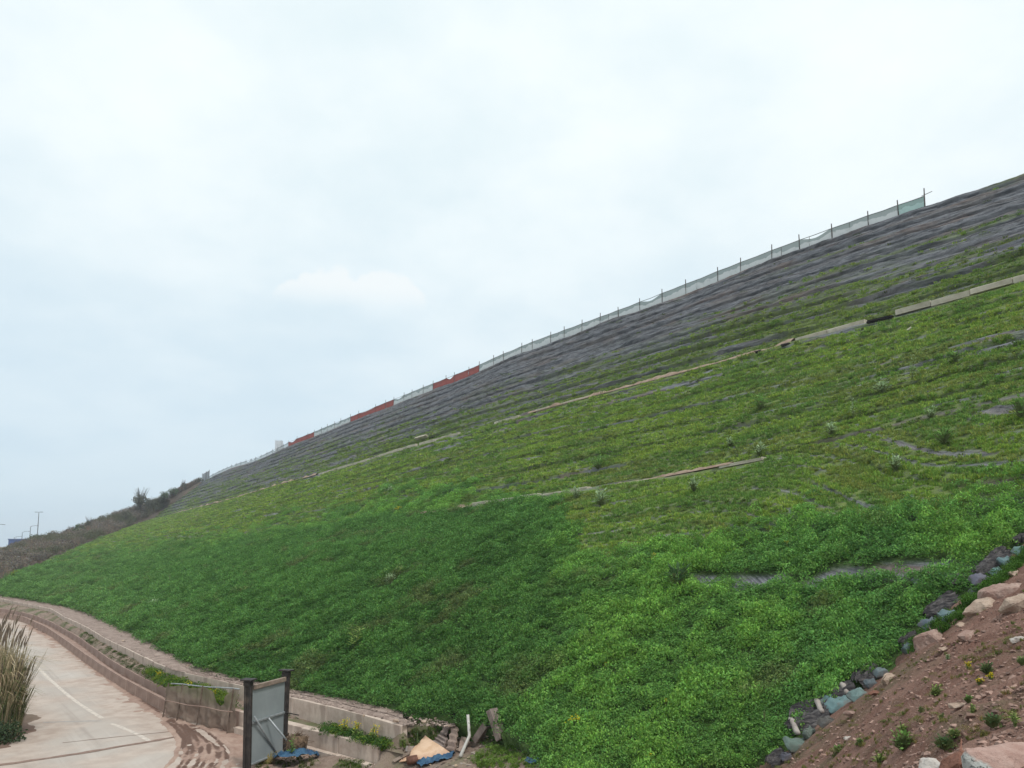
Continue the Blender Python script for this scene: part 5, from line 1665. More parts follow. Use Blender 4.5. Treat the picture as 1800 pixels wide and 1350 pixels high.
def scatter(name, P, scl, tint, sources, tilt=None, seed=0, **props):
    n = len(P); r = np.random.default_rng(seed)
    me = bpy.data.meshes.new(name); me.vertices.add(n); me.vertices.foreach_set("co", np.asarray(P, np.float32).ravel())
    rot = np.stack([r.normal(0, .12, n), r.normal(0, .12, n), r.uniform(0, 2 * np.pi, n)], 1)
    a = me.attributes.new("rot", 'FLOAT_VECTOR', 'POINT'); a.data.foreach_set("vector", rot.astype(np.float32).ravel())
    sc3 = np.asarray(scl, np.float32); sc3 = sc3 if sc3.ndim == 2 else np.repeat(sc3[:, None], 3, 1)
    a = me.attributes.new("scl", 'FLOAT_VECTOR', 'POINT'); a.data.foreach_set("vector", np.ascontiguousarray(sc3).ravel())
    a = me.attributes.new("tint", 'FLOAT_COLOR', 'POINT'); a.data.foreach_set("color", np.concatenate([tint, np.ones((n, 1))], 1).astype(np.float32).ravel())
    a = me.attributes.new("pick", 'INT', 'POINT'); a.data.foreach_set("value", r.integers(0, len(sources), n).astype(np.int32))
    me.update()
    ng = bpy.data.node_groups.new(name, 'GeometryNodeTree')
    ng.interface.new_socket("Geometry", in_out='INPUT', socket_type='NodeSocketGeometry'); ng.interface.new_socket("Geometry", in_out='OUTPUT', socket_type='NodeSocketGeometry')
    N, L = ng.nodes, ng.links
    gi_, go = N.new("NodeGroupInput"), N.new("NodeGroupOutput"); ip = N.new("GeometryNodeInstanceOnPoints"); jn = N.new("GeometryNodeJoinGeometry")
    for s in sources:
        oi = N.new("GeometryNodeObjectInfo"); oi.inputs["Object"].default_value = s; oi.inputs["As Instance"].default_value = True; L.new(oi.outputs["Geometry"], jn.inputs[0])

    def na(nm, ty):
        q = N.new("GeometryNodeInputNamedAttribute"); q.data_type = ty; q.inputs[0].default_value = nm; return q.outputs[0]
    L.new(gi_.outputs[0], ip.inputs["Points"]); L.new(jn.outputs[0], ip.inputs["Instance"]); ip.inputs["Pick Instance"].default_value = True
    L.new(na("pick", 'INT'), ip.inputs["Instance Index"]); L.new(na("scl", 'FLOAT_VECTOR'), ip.inputs["Scale"])
    e2r = N.new("FunctionNodeEulerToRotation"); L.new(na("rot", 'FLOAT_VECTOR'), e2r.inputs[0]); L.new(e2r.outputs[0], ip.inputs["Rotation"])
    L.new(ip.outputs[0], go.inputs[0])
    o = link(name, me); md = o.modifiers.new("scatter", 'NODES'); md.node_group = ng; o['kind'] = 'stuff'
    for k, v in props.items(): o[k] = v
    return o


# ---- candidate points on the slope, by cell
rr, cc = np.arange(0, NS - 1), np.arange(0, NCOL - 1)
c00, c01, c10, c11 = G2[:-1, :-1], G2[:-1, 1:], G2[1:, :-1], G2[1:, 1:]
area = np.linalg.norm(np.cross(c01 - c00, c10 - c00), axis=2)
cen = (c00 + c11) / 2
ppx, ppy = project(cen); dist = np.linalg.norm(cen, axis=2)
invis = (ppx < -250) | (ppx > 2050) | (ppy > 1500) | (cen[..., 1] < 1)


def zc(M): return M[:-1, :-1]


KILL = [(560, 1246), (700, 1262), (850, 1281), (905, 1302), (940, 1322), (955, 1350), (960, 1420), (500, 1420), (560, 1246)]
killm = in_poly(ppx + (fbm(cen[..., 0] / .4, cen[..., 1] / .4, 801, 3) - .5) * 40, ppy, KILL)
bz = np.full(area.shape, -99.0)
sel = (ppx > 1250) & (cen[..., 1] < 30) & (cen[..., 1] > 0)
bz[sel] = BANK(cen[..., 0][sel], cen[..., 1][sel])
under = (cen[..., 2] < bz - .02)
near_kerb = ((seg_c0 := zc(SEG)) == 2) & (zc(FR) > .965) & (ppx > 545) | (seg_c0 == 0) & (zc(FR) > np.where(ppx < 1050, .945, .97)) & (ppx > 735) & (ppx < 1350)
ey_ = np.interp(ppx, [p[0] for p in EDGE_PX], [p[1] for p in EDGE_PX])
edge_kill = (ppy > ey_ - 30 - 14 * (fbm(cen[..., 0] / .5, cen[..., 1] / .5, 803, 3) - .5)) & (seg_c0 == 0) & (((ppx > 1378) & (ppx < 1535)) | ((ppx > 1622) & (ppx < 1690)) | ((ppx > 1712) & (ppx < 1812)))
ok = ~(invis | killm | under | near_kerb | edge_kill)


def sample_cells(dens, seed):
    r = np.random.default_rng(seed); lamb = dens * area * ok
    k = r.poisson(lamb); idx = np.repeat(np.arange(k.size), k.ravel()); i, j = np.unravel_index(idx, k.shape)
    a, b = r.uniform(size=len(i))[:, None], r.uniform(size=len(i))[:, None]
    P = (c00[i, j] * (1 - a) + c01[i, j] * a) * (1 - b) + (c10[i, j] * (1 - a) + c11[i, j] * a) * b
    return P, i, j


# lush cover
far_k = np.clip(22.0 / np.maximum(dist, 8), .12, 1.3)
dl = 34 * zc(LUSHC) ** 1.2 * far_k ** 1.15
P, i, j = sample_cells(dl, 5)
D = dist[i, j]; n = len(P); rs = np.random.default_rng(6)
bigp = .55 * fbm(P[:, 0] / 1.6, P[:, 1] / 1.6, 811, 4, .6) + .45 * (.5 + 1.3 * (fbm(P[:, 0] / .55, P[:, 1] / .55, 812, 2) - .5)); fine = rs.uniform(.72, 1.28, n)
dk_ = zc(DARK)[i, j]; fl_ = zc(FARL)[i, j]
cA = np.array([.100, .198, .046]); cB = np.array([.074, .156, .044]); cD = np.array([.043, .098, .030]); cF = np.array([.068, .128, .046])
m1 = sm(bigp, .42, .62)[:, None]
tint = cB * (1 - m1) + cA * m1
patch = sm(fbm(P[:, 0] / 5, P[:, 1] / 5, 813, 3), .45, .6)[:, None]
tint = tint * (1 - .35 * patch) + np.array([.05, .13, .05]) * .35 * patch
dkc = cD * (1 - m1 * .7) + np.array([.064, .140, .040]) * m1 * .7
tint = tint * (1 - dk_[:, None]) + dkc * dk_[:, None]
ff = (fl_ * .8)[:, None]; tint = tint * (1 - ff) + cF * ff * (.8 + .5 * m1)
brown = sm(fbm(P[:, 0] / 2.2, P[:, 1] / 2.2, 815, 3), .66, .76)[:, None] * .5
tint = tint * (1 - brown) + np.array([.085, .085, .045]) * brown
tint = tint * fine[:, None] * 1.88
hs = (.65 + .75 * sm(bigp, .32, .66)) * rs.uniform(.55, 1.4, n)
gs_ = np.clip((D / 24) ** .55, .85, 2.0)
scl = np.stack([gs_ * rs.uniform(.8, 1.2, n), gs_ * rs.uniform(.8, 1.2, n), gs_ ** .6 * hs], 1)
print("clover", n)
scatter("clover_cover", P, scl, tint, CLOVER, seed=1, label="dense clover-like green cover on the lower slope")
# grass in the joints of the mats
far_k = np.clip(32.0 / np.maximum(dist, 8), .12, 1.3)
gz = zc(GRASS) * (1 - zc(LUSHC)); seg_c = zc(SEG)
dg_ = np.where(seg_c == 4, 14.0, 34.0) * sm(gz, .15, .8) * far_k ** 1.5
P, i, j = sample_cells(dg_, 15); n = len(P); D = dist[i, j]
b1n = fbm(P[:, 0] / 3, P[:, 1] / 3, 821, 4); b2n = fbm(zc(Ub)[i, j] / 9, zc(Q)[i, j] / .8, 823, 3)
g1 = np.array([.092, .150, .034]); g2 = np.array([.066, .122, .034]); g3 = np.array([.106, .160, .038]); g4 = np.array([.100, .118, .042])
m1 = sm(b1n, .4, .6)[:, None]; m2 = sm(b2n, .52, .66)[:, None]; m3 = sm(b2n, .40, .30)[:, None] * .6
tint = g2 * (1 - m1) + g1 * m1; tint = tint * (1 - m2) + g3 * m2 * 1.02; tint = tint * (1 - m3) + g4 * m3
up_k = np.where(seg_c[i, j] == 4, .8, 1.0)[:, None]
tint = tint * rs.uniform(.85, 1.15, n)[:, None] * up_k * 2.45
gs_ = np.clip((D / 42) ** .7, .6, 2.2)
scl = np.stack([gs_ * 1.1, gs_ * 1.1, gs_ ** .5 * rs.uniform(.35, .85, n)], 1)
print("tufts", n)
scatter("slope_grass", P, scl, tint, TUFT, seed=2, label="olive grass growing through the joints of the grey mats")
# short stray growth on the grey courses
dg2 = 1.6 * (1 - zc(LUSHC)) * np.where((seg_c == 4) & (zc(FR) > .95), 0, 1) * np.where(seg_c == 4, .35 * (1 - zc(GREYUP) * .8), 1.0) * np.clip(32.0 / np.maximum(dist, 8), .12, 1.3) ** 1.3
P, i, j = sample_cells(dg2, 25); n = len(P); D = dist[i, j]
tint = np.array([.105, .150, .060])[None] * rs.uniform(.6, 1.4, n)[:, None]
gs_ = np.clip((D / 34) ** .7, .8, 2.4) * rs.uniform(.35, .8, n)
scatter("sparse_weeds", P, np.stack([gs_ * 1.3, gs_ * 1.3, gs_ * .7], 1), tint, CLOVER[:3] + TUFT[:2], seed=3, label="sparse low weeds dotted over the grey mats")

# ---- weeds on the bench between the walls
m_px = []
rb = np.random.default_rng(77)
for x0, x1, dn, hh, y_ in ((258, 412, 230, .95, .62), (140, 262, 260, .42, .0), (-60, 140, 120, .3, 0), (570, 700, 170, .75, .3), (500, 570, 14, .4, 0)):
    xs_ = rb.uniform(x0, x1, dn); f = rb.uniform(.12, .92, dn)
    ya = np.interp(xs_, [p[0] for p in UPWALL_PX], [p[1] for p in UPWALL_PX]); yb = np.interp(xs_, [p[0] for p in LOWALL_PX], [p[1] for p in LOWALL_PX])
    a = at_z(xs_, ya, Z_UP); b = at_z(xs_, yb, Z_LOW); p = a * (1 - f[:, None]) + b * f[:, None]; p[:, 2] = (np.interp(xs_, [-70, 120, 300, 500], [-5.82, -5.84, -6.0, -6.26]) * (1 - f) + np.interp(xs_, [-70, 310, 480], [Z_LOW, Z_LOW, Z_BENCH]) * f)
    tn = np.where((rb.uniform(size=dn) < y_)[:, None], np.array([.13, .20, .035]), np.array([.06, .13, .035])) * rb.uniform(.8, 1.25, dn)[:, None]
    if hh < .6: tn = tn * np.array([.9, .7, .8])
    m_px.append((p, np.full(dn, hh) * rb.uniform(.6, 1.3, dn), tn))
P = np.concatenate([q[0] for q in m_px]); s_ = np.concatenate([q[1] for q in m_px]); tn = np.concatenate([q[2] for q in m_px])
scatter("bench_weeds", P, s_, tn, CLOVER + TUFT[:2], seed=4, label="green weeds along the earth bench between the concrete walls")
# ---- grass and weeds round the rubble
rb = np.random.default_rng(78)
regs = [([(705, 1285), (760, 1282), (800, 1288), (800, 1300), (745, 1318), (700, 1312)], 120, .5, (.12, .19, .06)), ([(840, 1322), (880, 1312), (930, 1335), (945, 1350), (842, 1350), (828, 1338)], 190, .45, (.15, .25, .06)),
        ([(820, 1290), (900, 1300), (935, 1330), (900, 1332), (850, 1312)], 90, .5, (.09, .17, .045)), ([(600, 1336), (660, 1340), (650, 1352), (590, 1352)], 40, .5, (.09, .14, .04)), ([(470, 1328), (560, 1338), (560, 1352), (440, 1352)], 45, .6, (.10, .12, .05))]
PP, TT_, SS_ = [], [], []
for poly, k, s0, tcol in regs:
    xs_ = [p[0] for p in poly]; ys_ = [p[1] for p in poly]; c = 0
    while c < k:
        x, y = rb.uniform(min(xs_), max(xs_)), rb.uniform(min(ys_), max(ys_))
        if in_poly(np.array([x]), np.array([y]), poly)[0]:
            q = hit(BVH_RUB, x, y)[0]; c += 1
            if q is None: continue
            PP.append(tuple(q)); SS_.append(s0 * rb.uniform(.6, 1.3)); TT_.append(np.array(tcol) * rb.uniform(.75, 1.3))
scatter("rubble_weeds", np.array(PP), np.array(SS_), np.array(TT_), TUFT + CLOVER[:2], seed=5, label="patchy grass and weeds between the rubble at the wall ends")
# ---- thin growth and loose stones on the dirt bank
PP, TT_, SS_ = [], [], []; rb = np.random.default_rng(79)
ST, SSc, STt = [], [], []
for k in range(9500):
    x, y = rb.uniform(1340, 1830), rb.uniform(960, 1370)
    edge_y = np.interp(x, [p[0] for p in EDGE_PX], [p[1] for p in EDGE_PX])
    if y < edge_y + 6: continue
    q = hit(BVH_BANK, x, y)[0]
    if q is None: continue
    d = (y - edge_y)
    dry_ = float(fbm(q.x / .8, q.y / .8, 831, 3))
    if dry_ > .56 and rb.random() < .26:
        PP.append(tuple(q)); SS_.append(rb.uniform(.10, .30)); g = rb.random(); TT_.append(np.array((.22, .19, .09)) * (1 - g) + np.array((.13, .18, .06)) * g)
    elif rb.random() < .75:
        ST.append(tuple(q + Vector((0, 0, .004)))); SSc.append(.010 + .060 * rb.random() ** 5); STt.append(np.array((.25, .165, .135)) * rb.uniform(.55, 1.65))
for k in range(420):        # green lip along the edge of the slope
    f = rb.uniform(0, 1); x = 1600 + f * 230; ey = np.interp(x, [p[0] for p in EDGE_PX], [p[1] for p in EDGE_PX]); y = ey + rb.uniform(0, 26) * (1 if x < 1700 else .8)
    if 1560 < x < 1640 and y > ey + 10: continue
    q = hit(BVH_BANK, x, y)[0]
    if q is not None: PP.append(tuple(q)); SS_.append(rb.uniform(.35, .75)); TT_.append(np.array((.07, .155, .035)) * rb.uniform(.7, 1.3))
scatter("bank_weeds", np.array(PP), np.array(SS_), np.array(TT_), TUFT + CLOVER[:2], seed=6, label="thin dry and green weeds on the reddish bank")
PEB = []
pm = rock_mat("pebble_rock", (.5, .5, .5), (.9, .9, .9), (.4, .38, .38))
t = NT("pebble_tint", .9, .2); t.base(t.attr("tint", 'INSTANCER')); PEBM = t.m
for i in range(6):
    me = rock_mesh("pebble", (1.6, 1.2, .8), 850 + i, PEBM, 12, sub=0, rough=.02); PEB.append(bpy.data.objects.new("pebble", me))
scatter("loose_gravel", np.array(ST), np.array(SSc), np.array(STt), PEB, seed=7, label="loose gravel and stone chips over the reddish bank")
# half buried stones and clods on the bank, litter in the rubble
rb = np.random.default_rng(83); SP, SS2, ST2 = [], [], []
for k in range(700):
    x, y = rb.uniform(1380, 1830), rb.uniform(990, 1365); ey = np.interp(x, [p[0] for p in EDGE_PX], [p[1] for p in EDGE_PX])
    if y < ey + 8: continue
    q = hit(BVH_BANK, x, y)[0]
    if q is None or float(fbm(q.x / 1.1, q.y / 1.1, 833, 3)) < .44: continue
    s = rb.uniform(.03, .05) + .06 * rb.random() ** 5; SP.append(tuple(q - Vector((0, 0, s * .15)))); SS2.append(s); ST2.append(np.array((.26, .165, .13)) * rb.uniform(.6, 1.45))
scatter("bank_clods", np.array(SP), np.array(SS2), np.array(ST2), PEB, seed=12, label="reddish clods and half buried stones on the foreground bank")
SP, SS2, ST2 = [], [], []
for k in range(420):
    x, y = rb.uniform(700, 880), rb.uniform(1292, 1350)
    if abs((y - 1296) - (880 - x) * .25) > 34 and rb.random() < .6: continue
    q = ground_at(x, y); s = rb.uniform(.02, .09); SP.append(tuple(q)); SS2.append((s * rb.uniform(.8, 2.2), s, s * rb.uniform(.25, .6)))
    ST2.append(np.array(((.25, .18, .14), (.33, .28, .24), (.12, .09, .075), (.36, .27, .19))[rb.integers(0, 4)]) * rb.uniform(.7, 1.2))
scatter("rubble_litter", np.array(SP), np.array(SS2), np.array(ST2), PEB, seed=13, label="chips of board, clods and litter strewn round the broken boards")
# gravel on the toe path
rb = np.random.default_rng(80); k = 2600
xs_ = rb.uniform(-60, 800, k); f = rb.uniform(.05, 1.0, k)
ya = np.interp(xs_, [p[0] for p in UPWALL_PX], [p[1] for p in UPWALL_PX]); yb = np.interp(xs_, [p[0] for p in sorted(toe_px)], [p[1] for p in sorted(toe_px)])
a = at_z(xs_, ya, Z_UP); b = at_z(xs_, yb, Z_TOE); P = a * (1 - f[:, None]) + b * f[:, None]; P[:, 2] += .03
scatter("path_gravel", P, .02 + .07 * rb.random(k) ** 4, np.array((.27, .21, .18))[None] * rb.uniform(.5, 1.7, k)[:, None], PEB, seed=8, label="stones and rubble strewn along the toe path")

# ---- scrub on the far bank
rb = np.random.default_rng(81); k = 2600
a = rb.uniform(0, 1, k); b = rb.uniform(0.02, 1.02, k)
ia = a * (len(ss) - 1); i0 = ia.astype(int).clip(0, len(ss) - 2); fr = (ia - i0)[:, None]
c_b = cb[i0] * (1 - fr) + cb[i0 + 1] * fr; c_s = cs_[i0] * (1 - fr) + cs_[i0 + 1] * fr
P = c_b * (1 - b[:, None]) + c_s * b[:, None]; P[:, 2] += .3
keepp = ~((a > .80) & (b < .75)); P = P[keepp]; a = a[keepp]; b = b[keepp]; k = len(P)
gm_ = fbm(P[:, 0] / 9, P[:, 1] / 14, 861, 3)
tn = np.array([.20, .18, .168])[None] * rb.uniform(.65, 1.25, k)[:, None]
gr = sm(gm_ + .15 * a, .50, .64)[:, None] * .75
tn = tn * (1 - gr) + np.array([.105, .125, .075])[None] * gr
s_ = rb.uniform(.55, 1.1, k) * (.85 + .35 * a)
scatter("scrub", P, s_, tn, BRUSH + TWIGS, seed=9, label="grey brown scrub covering the bank beyond the slope")
# ------------------------------------------------------------------ plants one can point at
def plant_mat(name, col, var=.35, trans=.3):
    t = NT(name, .7, .25)
    n1 = t.noise(9, 4, .6)
    c = t.mix(t.rng(n1, .3, .7), tuple(q * (1 - var) for q in col), tuple(q * (1 + var) for q in col))
    d = t.n.new("ShaderNodeBsdfDiffuse"); tl = t.n.new("ShaderNodeBsdfTranslucent"); mx = t.n.new("ShaderNodeMixShader"); mx.inputs[0].default_value = trans
    t.l.new(c, d.inputs[0]); t.l.new(c, tl.inputs[0]); t.l.new(d.outputs[0], mx.inputs[1]); t.l.new(tl.outputs[0], mx.inputs[2]); t.l.new(mx.outputs[0], t.out.inputs[0])
    return t.m


P_PALE = plant_mat("pale_weed_leaf", (.38, .50, .29)); P_DARK = plant_mat("dark_weed_leaf", (.085, .155, .065)); P_MID = plant_mat("weed_leaf", (.17, .31, .085))
P_LIME = plant_mat("lime_weed_leaf", (.30, .41, .12)); P_STEM = plant_mat("weed_stem", (.16, .20, .08)); P_YEL = plant_mat("yellow_petal", (.70, .56, .02), .15, .2); P_WHT = plant_mat("white_petal", (.7, .7, .66), .1, .2)


def leaf_quad(m, c, d, nrm, L, W):
    d = d.normalized(); s = d.cross(nrm).normalized()
    m.add([c, c + d * L * .45 + s * W * .5 + nrm * L * .05, c + d * L, c + d * L * .45 - s * W * .5 + nrm * L * .05], [(0, 1, 2), (0, 2, 3)])


def weed(loc, h, r, kind, label, seed, leafm, group=None, name="weed", cat="weed"):
    """tall: leafy upright stems; broad: a rosette of wide leaves; flower: stems topped with yellow flower heads"""
    g = np.random.default_rng(seed); o = empty(name, tuple(loc)); tag(o, label, cat, group)
    ms, ml, mf = MB(), MB(), MB()
    if kind == "broad":
        for i in range(80):
            a = g.uniform(0, 6.28); el_ = g.uniform(.15, 1.3); d = Vector((math.cos(a) * math.cos(el_), math.sin(a) * math.cos(el_), math.sin(el_)))
            L = r * g.uniform(.22, .42); base_ = d * r * g.uniform(.15, .75) + Vector((0, 0, h * g.uniform(.05, .5)))
            ms.tube([(0, 0, 0), tuple(base_)], .010, 3, cap=False)
            leaf_quad(ml, base_, d + Vector((0, 0, -.25)), Vector((0, 0, 1)) - d * .2, L, L * .55)
    else:
        nst = {"tall": 4, "flower": 9}[kind]
        for i in range(nst):
            a = g.uniform(0, 6.28); lean = g.uniform(.05, .5) * r; H_ = h * g.uniform(.6, 1.0); top = Vector((math.cos(a) * lean, math.sin(a) * lean, H_))
            ms.tube([(0, 0, -.05), tuple(top * .5 + Vector((0, 0, .05 * h))), tuple(top)], [.014, .011, .006], 4, cap=False)
            for k in range(11 if kind == "tall" else 7):
                f = g.uniform(.1, 1.0); p = top * f; b = g.uniform(0, 6.28); L = r * g.uniform(.35, .8) * (1.15 - .6 * f)
                leaf_quad(ml, p, Vector((math.cos(b), math.sin(b), g.uniform(.0, .7))), Vector((0, 0, 1)), L, L * .36)
            if kind == "flower":
                for k in range(5):
                    pr = min(.05, r * .16); p = top + Vector((g.normal() * pr, g.normal() * pr, g.uniform(-2 * pr, pr))); s = min(.030, max(.008, r * .055)) * g.uniform(.8, 1.3)
                    for q in range(2):
                        n1 = Vector((g.normal(), g.normal(), 1)).normalized(); t1 = n1.orthogonal().normalized(); t2 = n1.cross(t1)
                        mf.add([p - t1 * s, p + t2 * s, p + t1 * s, p - t2 * s], [(0, 1, 2, 3)])
    ms.build("stems", P_STEM, o); ml.build("leaves", leafm, o)
    if mf.v: mf.build("flowers", P_YEL, o)
    return o


def on_any(px, py):
    c = [q for q in (hit(BVH_HILL, px, py)[0], hit(BVH_BANK, px, py)[0]) if q is not None]
    return min(c, key=lambda q: q.length) if c else Vector(at_z(np.float64(px), np.float64(py), -6.3))


SL = "weeds standing out on the green slope"
WEEDS = [  # px, py of the foot, height px, width px, kind, material, label
    (1097, 806, 42, 26, "tall", P_LIME, "tall yellowish weed in mid slope, the highest above the lower bench kerb"),
    (1604, 672, 44, 22, "tall", P_PALE, "tall pale weed on the grassy courses below the broken upper kerb"),
    (1500, 735, 34, 20, "tall", P_PALE, "pale upright weed between grassy courses right of the lower bench kerb's end"),
    (1242, 722, 44, 16, "tall", P_LIME, "thin lime weed with a yellowish top, below the ridge of reddish soil"),
    (1192, 1046, 44, 52, "broad", P_DARK, "dark broad leaved bush beside the bare strip of mat in the clover"),
    (1220, 868, 24, 26, "broad", P_PALE, "pale broad leaved weed just under the right end of the lower bench kerb"),
    (1056, 892, 24, 34, "broad", P_PALE, "pale broad leaved weed hanging below the lower bench kerb, right of its twin"),
    (1014, 880, 18, 22, "broad", P_PALE, "small pale weed tight against the lower bench kerb"),
    (1052, 828, 22, 28, "broad", P_MID, "leafy green weed above the lower bench kerb"),
    (1335, 806, 24, 24, "broad", P_PALE, "whitish weed at the right end of the lower bench kerb"),
    (1283, 788, 16, 18, "broad", P_PALE, "small whitish weed up slope from the right end of the lower kerb"),
    (1338, 723, 22, 30, "broad", P_MID, "wide green weed among grey courses in mid slope"),
    (1550, 695, 20, 24, "broad", P_PALE, "pale weed left of the tallest pale weed on the right slope"),
    (1462, 768, 18, 24, "broad", P_PALE, "pale sprawling weed over the olive courses at right"),
    (1680, 640, 18, 24, "broad", P_MID, "green weed high on the right slope under the wide kerb"),
    (1638, 740, 16, 18, "broad", P_PALE, "small pale weed along the soil line at right"),
    (1575, 832, 24, 26, "broad", P_PALE, "pale weed on the yellow green grass in the right lower slope"),
    (1795, 740, 34, 30, "broad", P_MID, "leafy weed cut by the right frame edge"),
    (1660, 785, 26, 34, "broad", P_MID, "wide weed on olive grass near the right edge"),
    (790, 812, 26, 40, "tall", P_LIME, "loose pale weeds just below the upper kerb, left of the middle"),
    (686, 1034, 26, 20, "broad", P_PALE, "pale green weed alone in the dark clover of the middle"),
    (268, 1074, 20, 16, "broad", P_PALE, "pale weed low in the far clover, above the curve of the wall"),
    (297, 1034, 24, 8, "tall", P_PALE, "thin pale stalk in the far clover"),
    (622, 1150, 40, 44, "tall", P_LIME, "yellow green spray of weeds in the dark clover above the gate"),
    (888, 1046, 34, 22, "tall", P_MID, "upright green weed near the fold in the clover"),
    (1344, 1284, 20, 10, "tall", P_PALE, "whitish leaf spray at the clover's edge left of the black sheet"),
    (686, 868, 12, 14, "broad", P_PALE, "small pale weed on grass left of the lower bench kerb"),
]
for k, (px, py, hp, wp, kind, mt, lb) in enumerate(WEEDS):
    q = on_any(px, py); s = px_size(q, 1)
    weed(q + Vector((0, 0, .10)), hp * s * 1.2, wp * s * (.72 if kind == "broad" else .6), kind, lb, 900 + k, mt, SL)
FLW = [(323, 964, 30, 26, "bushy yellow flowering plant on the far left slope"), (1012, 1292, 30, 44, "yellow flowering plant in the lower clover, widest near the middle bottom"),
       (1150, 992, 18, 14, "yellow flower stems left of a second yellow group, over the dark bush"), (1184, 990, 22, 18, "yellow flower stems right of the twin group, over the dark bush"),
       (1386, 972, 18, 14, "single yellow flowering weed in the bright right hand clover"), (1143, 1350, 24, 24, "yellow flowers at the bottom frame edge"), (1190, 1336, 20, 12, "lone yellow flower stem just up from the bottom edge"),
       (1172, 1248, 12, 14, "low yellow flowers in the middle of the near clover"), (22, 1020, 14, 18, "yellow flowers at the far left foot of the brush bank"), (1065, 1182, 14, 8, "tiny yellow flower high in the near clover"),
       (700, 905, 14, 20, "yellow green flowers by the earth heap at the end of the lower kerb"), (1486, 622, 10, 14, "yellowish flowers on grass under the thin upper kerb")]
for k, (px, py, hp, wp, lb) in enumerate(FLW):
    q = on_any(px, py); s = px_size(q, 1)
    weed(q, max(hp * s * 1.1, .30), wp * s * .6, "flower", lb, 950 + k, P_MID, "yellow flowering plants", "flowering_plant", "flower")
BK = "small plants on the reddish bank"
BANKW = [(1645, 1224, 14, 24, "broad", P_LIME, "lime green rosette on bare earth in the middle of the bank"), (1588, 1320, 26, 40, "broad", P_MID, "bushy dark green weed, largest on the bank"), (1588, 1292, 18, 28, "tall", P_LIME, "lime spray of weed just behind the largest green one"),
         (1747, 1281, 22, 32, "broad", P_DARK, "dark leafy weed above the big boulder"), (1786, 1276, 18, 28, "tall", P_LIME, "thin straggly weed right of the dark leafy one"), (1703, 1236, 10, 18, "broad", P_MID, "little green weed left of the clods, mid bank"),
         (1709, 1254, 14, 20, "tall", P_LIME, "small yellow green weed below the half buried stone"), (1655, 1270, 16, 16, "tall", P_LIME, "yellowish weed with one yellow flower in mid bank"), (1678, 1298, 10, 22, "broad", P_MID, "small green weed left of the boulder's tip"),
         (1660, 1318, 16, 34, "broad", P_DARK, "dark weed with a white petal, just over the red stone"), (1473, 1322, 8, 16, "broad", P_MID, "lower of the two green sprouts on the bare lower bank"), (1512, 1311, 8, 16, "broad", P_MID, "upper of the two green sprouts on the bare lower bank"),
         (1735, 1185, 14, 26, "broad", P_DARK, "dark weed beside the yellow flowers of the upper bank"), (1666, 1160, 10, 14, "tall", P_PALE, "tiny pale weed on the bare upper bank"), (1797, 1170, 12, 16, "broad", P_MID, "green weed at the right edge of the bank"),
         (1545, 1345, 20, 30, "tall", P_LIME, "dry lime weed at the bottom edge of the bank"), (1620, 1252, 8, 12, "broad", P_DARK, "tiny dark weed left of the yellowish one")]
for k, (px, py, hp, wp, kind, mt, lb) in enumerate(BANKW):
    q = on_bank(px, py)[0]; s = px_size(q, 1)
    weed(q, hp * s * 1.1, wp * s * .6, kind, lb, 980 + k, mt, BK)
for k, (px, py, lb) in enumerate(((1702, 1176, "yellow flowers on the upper bank below the pale slab"), (1722, 1203, "pair of yellow flowers by the dark weed on the bank"), (1742, 1195, "yellow flowers right of the dark weed on the bank"))):
    q = on_bank(px, py)[0]; s = px_size(q, 1)
    weed(q, 10 * s, 9 * s, "flower", lb, 1010 + k, P_LIME, "yellow flowering plants", "flowering_plant", "flower")
for k, (px, py, hp, wp, kind, mt, lb) in enumerate(((735, 1326, 34, 20, "tall", P_DARK, "bushy weed growing through the end of the lower wall"), (512, 1330, 36, 24, "tall", P_MID, "upright grass weed at the foot of the gate panel"))):
    q = ground_at(px, py); s = px_size(q, 1); weed(q, hp * s, wp * s * .6, kind, lb, 1020 + k, mt)
for k, (px, lb) in enumerate(((605, "yellow flowers on the bench nearest the gate"), (628, "yellow flowers on the bench in the middle of the weeds"), (655, "yellow flowers on the bench close to the wall's end"), (330, "yellow flowers on the bench behind the net screen"), (375, "yellow flowers over the drooping net"), (280, "yellow flowers on the bench left of the net screen"))):
    ya = np.interp(px, [p[0] for p in UPWALL_PX], [p[1] for p in UPWALL_PX]); a = at_z(np.float64(px), np.float64(ya), Z_UP)
    yb = np.interp(px, [p[0] for p in LOWALL_PX], [p[1] for p in LOWALL_PX]); b = at_z(np.float64(px), np.float64(yb), Z_LOW); p = a * .45 + b * .55; p[2] = Z_BENCH
    weed(Vector(p), .62, .34, "flower", lb, 1030 + k, P_LIME, "yellow flowering plants", "flowering_plant", "flower")
# clod with soil on the bench
q = at_z(np.float64(648), np.float64(1300), Z_BENCH); me = rock_mesh("soil_clod", (.62, .5, .5), 1050, CLOD, 22); o = link("soil_clod", me); o.location = tuple(q + np.array([.05, .3, .12])); tag(o, "dark lump of earth among the yellow flowers on the bench", "clod")
# dry yellow blades in front of the gate
LEAFY = plant_mat("dry_blade", (.30, .24, .10))
m = MB(); g = np.random.default_rng(1060); q = ground_at(470, 1345)
o = empty("dry_grass_tuft", tuple(q)); tag(o, "tuft of yellowing grass blades fallen in front of the gate", "grass tuft")
for i in range(46):
    a = g.uniform(-.6, 3.4); L = g.uniform(.4, 1.1); e = Vector((math.cos(a) * L, math.sin(a) * L * .6, g.uniform(.05, .45))); md_ = e * .5 + Vector((0, 0, .18)); s = Vector((-math.sin(a), math.cos(a), 0)) * .014
    m.add([-s, s, md_ + s, md_ - s, e], [(0, 1, 2, 3), (3, 2, 4)])
m.build("blades", LEAFY, o)

